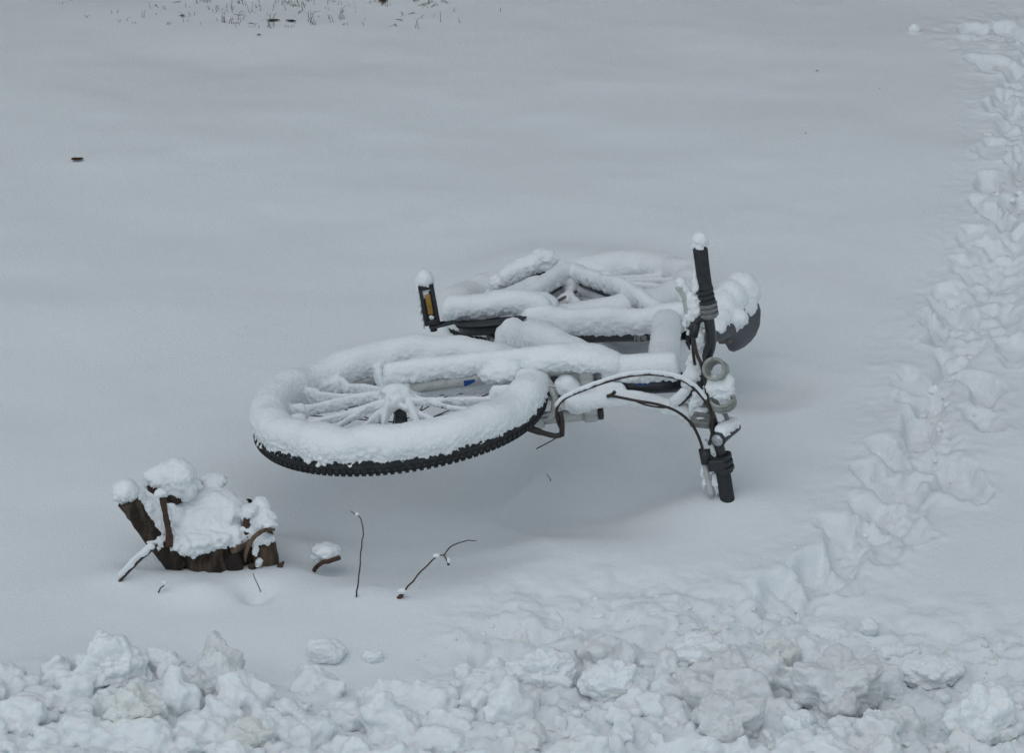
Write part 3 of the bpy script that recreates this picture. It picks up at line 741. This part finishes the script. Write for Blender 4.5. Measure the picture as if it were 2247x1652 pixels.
# square front reflector hanging below the stem
bm = bmesh.new(); rc = BY(1538, 905, -.005); ex = CR*.985+CU*-.12; ex = ex-CK*(ex@CK); ey = np.cross(CK, ex)
nrm = CK*.95-UP*.1; 
box(bm, rc, ex, ey, nrm, .046, .070, .026, .004)
for k in range(3): box(bm, rc+ey*(.018-.020*k)+nrm*.0145, ex, ey, nrm, .040, .008, .004, .001)
rf = fin(bm, 'reflector_bracket', M_grey, bar)
bm = bmesh.new()
for k, (du, dv, a, c_) in enumerate(((0, -38, .024, .016), (-8, -26, .014, .012), (10, -42, .018, .012), (0, -8, .018, .004), (-3, 8, .016, .003), (-22, -12, .006, .020))):
    blob(bm, BY(1538+du, 905+dv, -.010), a, .016, c_, k, .2)
bake_snow(bm, 'snow_cover', M_snow, rf, .0026, 3, 1, 1, seed=29)

# ---- cables
def cable(pts, r, ys, n=60, snow=None, name='brake_cable', seed=0):
    P = [atY(u, v, y) for (u, v), y in zip(pts, ys)]
    Q = resample(P, n); bm = bmesh.new(); tube(bm, Q, r, 8); o = fin(bm, name, M_cable, bike)
    if snow:
        a, b, t, aw = snow; i0, i1 = int(a*(n-1)), int(b*(n-1)); bm = bmesh.new()
        snowtube(bm, Q[i0:i1], r, t, a=aw, n=40, seg=10, seed=seed, lo=-.1)
        bake_snow(bm, 'snow_cover', M_snow, o, .0024, 2, .5, .35, seed=seed)
    return o
cable([(1560, 905), (1545, 878), (1520, 850), (1490, 832), (1440, 822), (1385, 824), (1330, 838), (1280, 856), (1240, 874), (1223, 893), (1222, 920), (1232, 945)],
      .0034, [-.70, -.70, -.70, -.70, -.70, -.70, -.70, -.70, -.70, -.70, -.70, -.70], 80, (.08, .86, .0080, .0046), seed=61)
cable([(1338, 868), (1360, 872), (1400, 880), (1445, 888), (1485, 903), (1515, 928), (1532, 958), (1541, 985)], .0034, [-.66, -.68, -.70, -.70, -.70, -.69, -.69, -.68], 60, None, 'gear_cable')
cable([(1385, 876), (1415, 888), (1450, 894), (1470, 893)], .0022, [-.68, -.69, -.69, -.69], 30, None, 'gear_cable')
cable([(1331, 870), (1342, 866), (1349, 859)], .0045, [-.66]*3, 10, None, 'cable_end')
cable([(1521, 740), (1528, 775), (1538, 800), (1547, 838), (1552, 880), (1562, 915), (1562, 950), (1556, 975)], .0042, [-.66, -.67, -.68, -.69, -.70, -.70, -.69, -.68], 60, None, 'gear_cable')
cable([(1519, 740), (1520, 770), (1524, 800)], .0035, [-.65]*3, 20, None, 'gear_cable')
cable([(1475, 898), (1495, 885), (1512, 868), (1524, 850)], .0036, [-.65]*4, 20, (.1, .9, .022, .012), 'gear_cable', seed=63)
# snow ridge caught on the cable bundle below the head tube
bm = bmesh.new()
ridge = [(1238, 892), (1275, 888), (1320, 880), (1360, 878), (1400, 882), (1440, 892), (1480, 902), (1520, 922)]
snowtube(bm, [atY(u, v+6, -.64) for u, v in ridge], .006, .026, a=.020, n=50, seg=12, seed=71, lo=1)
snowtube(bm, [atY(1245, 905, -.63), atY(1290, 895, -.62), atY(1330, 880, -.62)], .008, .030, a=.026, n=20, seg=12, seed=72, lo=.8)
snowtube(bm, [atY(1300, 872, -.62), atY(1340, 874, -.62), atY(1375, 876, -.62)], .010, .028, a=.020, n=20, seg=12, seed=73, lo=.8)
bake_snow(bm, 'snow_bridge', M_snow, bike, .003, 4, .9, .7, seed=31)

# ---- coiled cable lock hung on the bar
lock = empty('cable_lock', BY(1580, 830), 'pale translucent coiled cable lock looped on the handlebar beside the stem', 'bicycle lock')
bm = bmesh.new()
def coilpts(c, ax_, L_, r0, r1, turns, ph=0.):
    ax_ = ax_/np.linalg.norm(ax_); e1 = np.cross(ax_, UP); e1 /= np.linalg.norm(e1); e2 = np.cross(e1, ax_)
    return [c+ax_*(L_*(t-.5))+(e1*math.cos(q)+e2*math.sin(q))*(r0+(r1-r0)*t) for t in np.linspace(0, 1, int(turns*26)) for q in (2*math.pi*turns*t+ph,)]
tube(bm, coilpts(BY(1571, 812, -.045), np.array([-.35, -.75, .55]), .044, .0215, .0235, 5.2), .0042, 8)
tube(bm, coilpts(BY(1585, 878, -.045), np.array([-.25, -.35, .9]), .030, .027, .026, 3.3, 1.), .0042, 8)
coil = fin(bm, 'coil', M_vinyl, lock)
bm = bmesh.new(); tube(bm, resample([BY(1556, 856, -.04), BY(1575, 890, -.05), BY(1592, 912, -.04), BY(1598, 935, -.03)], 20), .0055, 8); fin(bm, 'strap', M_grey, lock)
bm = bmesh.new()
for (u, v, a, b, c_, sd) in ((1580, 848, .034, .03, .022, 1), (1570, 838, .020, .02, .016, 2), (1596, 838, .018, .02, .020, 3), (1585, 862, .032, .026, .014, 4)):
    blob(bm, BY(u, v, -.045), a, b, c_, sd, .12)
bake_snow(bm, 'snow_cover', M_snow, lock, .0028, 4, 1, 1, seed=33)

# ------------------------------------------------------------------ tree stump
stB = at(480, 1268, -.01); SY = stB[1]
stump = empty('tree_stump', (stB[0], SY+.08, 0), 'broken brown tree stump with cut side shoots under a thick cap of snow', 'tree stump')
def sp(u, v, dy=0.): return atY(u, v, SY+dy)
def rough(bm, amp, fr, seed):
    vs = list(bm.verts); bm.normal_update(); P = np.array([v.co[:] for v in vs]); n = fbm(P*fr, 3, seed)+.5*fbm(P*[fr*4, fr*4, fr*.8], 2, seed+3)
    for v, q in zip(vs, n): v.co += v.normal*(amp*float(q))
# trunk: a wide irregular base, higher at the back
bm = bmesh.new(); rings = []
cx, cy = sp(480, 1250, .095)[:2]
for k, t in enumerate(np.linspace(0, 1, 16)):
    row = []
    for i in range(64):
        a = 2*math.pi*i/64
        R0 = .119+.007*math.sin(3*a+1)+.003*math.sin(7*a)+.0025*math.sin(13*a+2)+.0015*math.sin(29*a)
        R0 *= 1.06-.12*t+.10*(1-t)**3
        topz = .094+.018*min(math.sin(a), -.2)+.012*math.sin(2*a+.5)+.006*math.sin(9*a)
        zz = -.05+(topz+.05)*t
        row.append(bm.verts.new((cx+R0*math.cos(a)*1.0, cy+R0*.82*math.sin(a), zz)))
    rings.append(row)
for A, B in zip(rings[:-1], rings[1:]):
    for i in range(64): bm.faces.new((A[i], A[(i+1) % 64], B[(i+1) % 64], B[i]))
bm.faces.new(rings[-1]); rough(bm, .008, 26, 5)
trunk = fin(bm, 'trunk', M_bark, stump)
# rotten hole: a near-black bulge, its inner shade painted as colour
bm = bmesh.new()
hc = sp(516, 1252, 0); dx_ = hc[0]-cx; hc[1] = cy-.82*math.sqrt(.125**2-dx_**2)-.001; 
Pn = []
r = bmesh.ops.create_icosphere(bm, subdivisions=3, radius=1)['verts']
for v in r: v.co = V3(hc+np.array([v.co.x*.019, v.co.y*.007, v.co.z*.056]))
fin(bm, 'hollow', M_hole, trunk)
def limb(pts, rad, name='shoot', m=M_twig, seed=0, n=24, amp=.0015, seg=14):
    bm = bmesh.new(); P = resample(pts, n); rr = np.interp(np.linspace(0, 1, n), np.linspace(0, 1, len(rad)), rad)
    tube(bm, P, list(rr), seg); rough(bm, amp, 60, seed); return fin(bm, name, m, stump)
limb([sp(392, 1232, .03), sp(352, 1192, .015), sp(310, 1140, .01), sp(282, 1098, .01)], [.034, .026, .024, .026], 'side_shoot', M_bark, 1, amp=.003)['label'] = 'thick cut side shoot leaning left'
limb([sp(372, 1196, -.01), sp(370, 1165, -.015), sp(361, 1120, -.02), sp(356, 1092, -.02)], [.010, .0075, .0065, .008], 'side_shoot', M_twig, 2)
limb([sp(400, 1120, .12), sp(392, 1090, .11), sp(395, 1066, .10)], [.035, .034, .036], 'side_shoot', M_bark, 3, amp=.003)
limb([sp(345, 1075, .08), sp(335, 1068, .07), sp(332, 1060, .07)], [.012, .014, .013], 'side_shoot', M_twig, 4)
limb([sp(542, 1180, .02), sp(543, 1155, .02), sp(545, 1130, .02)], [.012, .011, .010], 'side_shoot', M_twig, 5)
limb([sp(538, 1232, -.004), sp(541, 1208, -.015), sp(556, 1180, -.022), sp(580, 1164, -.02), sp(603, 1162, -.018)], [.003, .0045, .0052, .005, .0035], 'root_shoot', M_wood, 6)
limb([sp(510, 1208, .0), sp(530, 1200, -.01), sp(548, 1190, -.015)], [.008, .006, .004], 'root_shoot', M_wood, 16)
limb([sp(588, 1268, .035), sp(583, 1230, .035), sp(579, 1188, .035)], [.030, .030, .026], 'split_slab', M_wood, 7, amp=.003)
limb([sp(600, 1268, .02), sp(608, 1252, .01), sp(622, 1233, .005)], [.018, .010, .002], 'splinter', M_wood, 8)
limb([sp(552, 1236, .006), sp(556, 1252, .0), sp(562, 1272, -.004)], [.010, .009, .004], 'splinter', M_bark, 18)
limb([sp(455, 1066, .16), sp(461, 1055, .16)], [.006, .004], 'side_shoot', M_twig, 9)
# snow loads
bm = bmesh.new()
def sb(u, v, dy, a, b, c, sd, amp=.12): blob(bm, sp(u, v, dy), a, b, c, sd, amp*1.1, 4, 2.2)
sb(450, 1138, .10, .090, .080, .062, 1, .08); sb(415, 1165, .05, .060, .05, .040, 2); sb(480, 1172, .05, .058, .04, .040, 3); sb(470, 1110, .11, .06, .05, .04, 41, .08)
sb(500, 1130, .10, .050, .06, .050, 4, .08); sb(398, 1188, .0, .034, .018, .022, 5, .3); sb(418, 1207, -.002, .020, .012, .013, 6, .35); sb(468, 1190, .0, .030, .016, .016, 7, .35); sb(440, 1188, .0, .045, .03, .024, 43, .2); sb(476, 1184, -.004, .03, .02, .016, 46, .3); sb(515, 1174, .02, .034, .025, .022, 44, .2); sb(380, 1150, .04, .03, .03, .05, 42, .1)
sb(520, 1180, .02, .030, .025, .020, 8, .2); sb(395, 1195, .03, .030, .02, .03, 9, .2); sb(560, 1128, .05, .03, .03, .03, 45, .1)
sb(350, 1155, .03, .026, .03, .045, 11, .15); sb(320, 1120, .03, .028, .03, .030, 12, .1); sb(365, 1180, .02, .020, .02, .02, 13, .2)
sb(274, 1078, .015, .030, .032, .026, 14, .05); sb(292, 1095, .025, .030, .03, .028, 15, .08); sb(332, 1140, .03, .022, .03, .030, 16, .1)
sb(385, 1045, .09, .050, .048, .042, 20, .05); sb(340, 1050, .08, .026, .028, .024, 21, .08); sb(410, 1070, .085, .026, .035, .024, 22, .08)
sb(467, 1054, .16, .030, .028, .013, 23, .06); sb(353, 1082, -.02, .016, .016, .014, 24, .08); sb(368, 1130, -.008, .008, .010, .03, 25, .1)
sb(572, 1112, .05, .022, .024, .022, 26, .05); sb(548, 1120, .02, .018, .02, .014, 27, .1); sb(575, 1140, .03, .032, .03, .022, 28, .12); sb(560, 1160, .02, .026, .02, .018, 29, .15); sb(590, 1150, .0, .018, .016, .010, 30, .1)
sb(575, 1180, .015, .028, .02, .010, 31, .2); sb(560, 1205, -.01, .008, .006, .018, 32, .3); sb(568, 1235, -.004, .008, .006, .012, 33, .3); sb(350, 1192, -.01, .014, .010, .018, 34, .2); sb(330, 1190, -.01, .012, .010, .007, 35, .2)
bake_snow(bm, 'snow_cover', M_snow, stump, .0034, 5, 1.6, 1.4, seed=40, crumb=.005)

# ------------------------------------------------------------------ twigs and stems poking through the snow
def twig(name, label, cat, pts, rad, m=M_twig, snow=(), n=40, group='twigs and stems poking out of the snow'):
    g = on(*pts[0]); y = g[1]
    P = [atY(p[0], p[1], y+(p[2] if len(p) > 2 else 0)) for p in pts]; P[0] = P[0]-UP*.008
    bm = bmesh.new(); Q = resample(P, n); Q = Q+np.stack([vn(Q*70+5, 3), 0*Q[:, 0], vn(Q*90, 4)], 1)*.0012; rr = np.interp(np.linspace(0, 1, n), np.linspace(0, 1, len(rad)), rad)
    tube(bm, Q, list(rr), 7)
    if snow == 'ridge':
        root = empty(name, P[0], label, cat, group); fin(bm, 'stalk', m, root); bm = bmesh.new()
        snowtube(bm, Q[int(n*.12):int(n*.93)], .0036, .013, a=.0065, n=40, seg=10, seed=3, lo=.1)
        bake_snow(bm, 'snow_cover', M_snow, root, .0024, 2, .7, .6, seed=77); return root
    if snow:
        root = empty(name, P[0], label, cat, group); fin(bm, 'stalk', m, root)
        bm = bmesh.new()
        for k, (u, v, a, b, c) in enumerate(snow):
            if k and name != 'broken_stick' and len(snow) < 4: fin(bm, 'snow_cover', M_snow, root); bm = bmesh.new()
            blob(bm, atY(u, v, y), a, b, c, k, .15, 4, 2.6)
        fin(bm, 'snow_cover', M_snow, root)
        return root
    o = fin(bm, name, m, None, base=P[0]); return tag(o, label, cat, group)
twig('dry_stem', 'tall thin upright dry stem bending left at its tip, in front of the front wheel', 'stem',
     [(780, 1310), (786, 1275), (791, 1225), (795, 1185), (796, 1155), (789, 1136), (778, 1128), (768, 1121)], [.0022, .0016, .0014, .0012, .0008], M_stem, ((783, 1128, .0045, .004, .0035),))
r_ = twig('dry_stem', 'arching brown twig with a thick broken foot and drooping tip, right of the tall stem', 'twig',
     [(868, 1312), (880, 1307), (888, 1296), (915, 1264), (945, 1233), (964, 1219), (976, 1221), (983, 1240)], [.0048, .0050, .0022, .0018, .0017, .0015, .0012, .0032], M_twig, ((957, 1219, .008, .006, .004), (883, 1297, .010, .008, .006), (984, 1230, .004, .004, .007)))
twig('dry_stem', 'fine twig curving up to the right behind the arching twig', 'twig',
     [(968, 1220), (985, 1203), (1005, 1192), (1025, 1186), (1046, 1187)], [.0016, .0015, .0013, .0008], M_stem)
twig('broken_stick', 'short reddish stick under a pad of snow right of the stump', 'stick',
     [(686, 1250), (700, 1239, -.02), (722, 1231, -.025), (747, 1223, -.025)], [.0048, .0052, .0055, .0055], M_twig, ((714, 1207, .033, .024, .015), (699, 1220, .018, .014, .010), (731, 1210, .018, .016, .010)))
twig('dry_stem', 'straight brown twig leaning up against the left side of the stump', 'twig',
     [(258, 1275), (290, 1245), (320, 1218), (345, 1196, .005)], [.0035, .0038, .0036, .0034], M_twig, 'ridge')
twig('dry_stem', 'small twig tipped with snow just below the stump', 'twig',
     [(342, 1301), (352, 1291), (363, 1283)], [.0018, .0016, .0014], M_stem, ((361, 1279, .006, .005, .005),))
twig('dry_stem', 'tiny forked sprig in the shaded hollow under the handlebar cables', 'twig', [(1210, 1058), (1206, 1049), (1199, 1040)], [.0010, .0008, .0006], M_stem)
twig('dry_stem', 'fine grass stem in the scooped hole at the right foot of the stump', 'twig', [(572, 1292), (562, 1275), (556, 1258)], [.0011, .0010, .0008], M_stem)
# fallen leaf and specks
def leaf(name, label, u, v, L, w, rot, m, curl=.3, seed=0, cat='leaf', group=None):
    p = on(u, v); bm = bmesh.new(); g = []
    for i in range(9):
        t = i/8; x = (t-.5)*L; hw = w*math.sin(math.pi*min(1, t*.92+.06))*(1+.2*math.sin(t*9+seed)); row = []
        for j in range(5):
            q = (j-2)/2; y = hw*q; z = .004+curl*L*(abs(q)**2*.25+.3*(t-.5)**2)
            row.append(bm.verts.new((p[0]+x*math.cos(rot)-y*math.sin(rot), p[1]+x*math.sin(rot)+y*math.cos(rot), p[2]+z)))
        g.append(row)
    for i in range(8):
        for j in range(4): bm.faces.new((g[i][j], g[i+1][j], g[i+1][j+1], g[i][j+1]))
    bmesh.ops.solidify(bm, geom=bm.faces[:], thickness=.0012)
    return tag(fin(bm, name, m, None, base=p), label, cat, group)
leaf('fallen_leaf', 'curled reddish brown leaf alone on the smooth snow at upper left', 170, 353, .034, .010, .1, M_leaf, .45)
leaf('seed_husk', 'tiny dark speck of debris, farthest back of the three on the snow above the saddle', 1792, 157, .009, .003, .0, M_stem, .2, 1, 'debris', 'dark specks on the open snow')
leaf('seed_husk', 'tiny dark speck of debris, nearest of the three on the snow above the saddle', 1767, 294, .005, .0025, .6, M_stem, .2, 2, 'debris', 'dark specks on the open snow')
leaf('seed_husk', 'tiny dark speck of debris, rightmost of the three on the snow above the saddle', 1929, 197, .005, .002, .3, M_stem, .2, 3, 'debris', 'dark specks on the open snow')
leaf('fallen_leaf', 'left one of two narrow brown leaves lying flat amid the grass patch', 600, 46, .040, .008, .12, M_stem, .12, 6)
leaf('fallen_leaf', 'right one of two narrow brown leaves lying flat amid the grass patch', 638, 47, .034, .007, -.15, M_stem, .12, 2)
leaf('fallen_leaf', 'small dark leaf at the left edge of the grass patch', 568, 78-0, .012, .004, .05, M_stem, .5, 7)
leaf('fallen_leaf', 'brown leaf fragment left of the grass patch, near the frame top', 400, 36, .016, .006, .2, M_stem, .4, 8)
leaf('fallen_leaf', 'rusty leaf scrap at the right end of the grass patch', 840, 5, .030, .009, .1, M_leaf, .4, 9)
# winter grass poking through, far end of the lawn
rnd = random.Random(12); bm = bmesh.new()
for k in range(170):
    u = rnd.gauss(610, 175); v = (62 if k % 3 else 30)-abs(rnd.gauss(0, 40))
    if v < -30: continue
    p0 = on(u, v); nb = rnd.choice((1, 1, 1, 2, 2, 3, 5)); big = rnd.random() < .22
    for q in range(nb):
        p = p0+np.array([rnd.gauss(0, .006), rnd.gauss(0, .006), -.003])*(nb > 1)
        L = rnd.uniform(.006, .022)*(2.8 if big else 1); az = rnd.uniform(0, 6.28); be = rnd.uniform(.1, 1.2)
        dx = np.array([math.cos(az), math.sin(az)*.6, 0]); kx = rnd.uniform(-.3, .3)
        pts = [p, p+UP*L*.35+dx*L*.10*be, p+UP*L*.7+dx*L*(.3+kx*.3)*be, p+UP*L*(1-.35*be)+dx*L*(.65+kx)*be]
        w_b = rnd.uniform(.0005, .0011); tube(bm, resample(pts, 8), [w_b*(1-.09*i) for i in range(8)], 4)
for k in range(22):
    u = rnd.uniform(330, 1000); v = rnd.uniform(-12, 58); p = on(u, v); az = rnd.uniform(-1.2, 1.2); L = rnd.uniform(.004, .022)
    d = np.array([math.cos(az), math.sin(az), 0])*L; e_ = np.array([0, rnd.gauss(0, .006), rnd.uniform(.001, .007)])
    tube(bm, resample([p-d, p+e_, p+d*rnd.uniform(.4, 1)+UP*.001], 7), [.0006, .0011, .0016, .0017, .0014, .0010, .0006], 5, flat=.5)
tag(fin(bm, 'grass', M_grass), 'sparse winter grass and stems poking through thin snow', 'grass', kind='stuff')

# ------------------------------------------------------------------ lumps of ploughed snow
def clod(name, label, u, v, w, h, seed, m=M_rub, dep=.8, rot=0, sink=.25, group=None, cat='snow lump'):
    """w, h: apparent width and height of the lump in metres"""
    p = on(u, v); bm = bmesh.new()
    r = bmesh.ops.create_icosphere(bm, subdivisions=6 if w > .09 else 5, radius=1)['verts']; P = np.array([q.co[:] for q in r])
    k = 1+.55*fbm(P*1.3+seed, 2, seed)+.12*(.5-worley(P*1.9+seed, seed))-.10*(.4-billow(P*3.2, 3, seed+2))+.16*fbm(P*4.4, 3, seed+2)+.035*fbm(P*11, 3, seed+5)-.02*(.4-billow(P*18, 2, seed+8))
    if m is M_snow: k = 1+(k-1)*.5
    for q, c, kk in zip(r, P, k):
        x, y, z = c*kk; x *= w/2; y *= w/2*dep; z *= h*.62
        q.co = (p[0]+x*math.cos(rot)-y*math.sin(rot), p[1]+x*math.sin(rot)+y*math.cos(rot), p[2]+z+h*(.5-sink))
    return tag(fin(bm, name, m, None, base=p), label, cat, group or 'larger lumps of broken snow')
clod('snow_clod', 'smooth rounded snow lump alone on the clean snow above the ploughed bank', 712, 1440, .088, .050, 3, M_snow)
clod('snow_clod', 'low snow lump right of the rounded lone lump', 818, 1447, .048, .026, 4, M_snow)
clod('snow_clod', 'big domed snow block at the left of the ploughed bank', 245, 1500, .165, .115, 5)
clod('snow_clod', 'upright peaked grey snow block left of centre in the ploughed bank', 478, 1525, .125, .130, 16, M_shadegrey)
clod('snow_clod', 'squared snow block between the domed block and the peaked block', 365, 1475, .085, .065, 7)
clod('snow_clod', 'dirty beige snow block below the domed block', 292, 1585, .130, .085, 8, M_dirty)
clod('snow_clod', 'large shade-darkened grey pointed snow boulder at the right of the ploughed bank', 1835, 1545, .190, .120, 9, M_shadegrey)
clod('snow_clod', 'jagged block of snow near the middle of the ploughed bank', 1185, 1500, .130, .085, 10)
clod('snow_clod', 'rounded grey snow lump right of the jagged middle block', 1355, 1520, .130, .075, 11)
clod('snow_clod', 'broad snow dome behind the other lumps, right of centre', 1530, 1455, .150, .065, 12)
clod('snow_clod', 'pointed beige snow lump standing left of the dark boulder', 1705, 1450, .075, .060, 13, M_dirty)
clod('snow_clod', 'yellowish snow block at the bottom edge, right of centre', 1595, 1615, .130, .095, 14, M_shadegrey)
clod('snow_clod', 'tall snow block at the bottom right corner', 2145, 1610, .120, .110, 15)
clod('snow_clod', 'flat oval snow slab beyond the dark boulder', 1815, 1395, .100, .035, 6, M_snow)
clod('snow_clod', 'elongated snow slab at the right end of the ploughed bank', 2050, 1490, .125, .045, 17)
clod('snow_clod', 'small round snow lump on the far right of the ploughed bank', 1905, 1385, .045, .035, 18, M_snow)
clod('snow_clod', 'mushroom shaped snow lump near the bottom right', 1925, 1595, .058, .045, 19)
clod('snow_clod', 'standing snow chip at the bottom edge below the dark boulder', 1750, 1625, .060, .065, 20)
clod('snow_clod', 'white ball of snow at the far end of the trail', 2005, 68, .038, .030, 21, M_snow)
clod('snow_clod', 'dark sooty snow block at the bottom, below the peaked block', 545, 1640, .110, .055, 22, M_dirty)
# the loose rubble between them, uncountable
rng = np.random.RandomState(8)
def ico(sub):
    b = bmesh.new(); bmesh.ops.create_icosphere(b, subdivisions=sub, radius=1); b.verts.ensure_lookup_table()
    Vv = np.array([q.co[:] for q in b.verts]); Ff = np.array([[q.index for q in f.verts] for f in b.faces]); b.free(); return Vv, Ff
IV, IF = ico(3)
VS = []; FS = []; off = 0
def add_lump(p, s, sz, seed):
    global off
    P = IV; k = 1+.60*fbm(P*1.4+seed*1.7, 2, seed)+.18*(.5-worley(P*2+seed, seed))
    a = rng.uniform(0, 6.28); x, y, z = (P*k[:, None]).T; x = x*s; y = y*s*.85; z = z*sz
    VS.append(np.stack([p[0]+x*np.cos(a)-y*np.sin(a), p[1]+x*np.sin(a)+y*np.cos(a), p[2]+z+sz*.05], 1)); FS.append(IF+off); off += len(IV)
cand = 0
while cand < 640:
    u = rng.uniform(-160, 2400); v = rng.uniform(1400, 1790)
    vt = np.interp(u, VT_U, VT_V); d = v-vt
    if d < rng.uniform(-8, 60): continue
    p = at(u, v, .03); z = g1(p[0], p[1]); s = min(.062, .006+rng.exponential(.016)); 
    add_lump((p[0], p[1], z), s, s*rng.uniform(.6, .95), cand); cand += 1
for k in range(420):       # crumbs along the disturbed belt and the trail
    if k < 220: u = rng.uniform(900, 2246); v = np.interp(u, VT_U, VT_V)-abs(rng.normal(0, 38)); p = at(u, v); q = p[:2]
    else:
        i = rng.randint(0, len(TRAIL)-1); t = rng.rand(); q = TRAIL[i]*(1-t)+TRAIL[i+1]*t+rng.normal(0, .065, 2)
    s = .003+rng.exponential(.005); s = min(s, .022); add_lump((q[0], q[1], g1(q[0], q[1])-s*.3), s, s*.5, 2000+k)
Vv = np.concatenate(VS); Ff = np.concatenate(FS)
me = bpy.data.meshes.new('r'); me.from_pydata(Vv.tolist(), [], Ff.tolist())
bm = bmesh.new(); bm.from_mesh(me); bpy.data.meshes.remove(me)
o = bake_snow(bm, 'snow_rubble', M_rub, None, .0046, 6, 1.6, .3, seed=60, crumb=.011, base=(0, -1.2, 0))
tag(o, 'loose rubble of crushed snow heaped along the bottom edge and scattered on the trail', 'snow', kind='stuff')
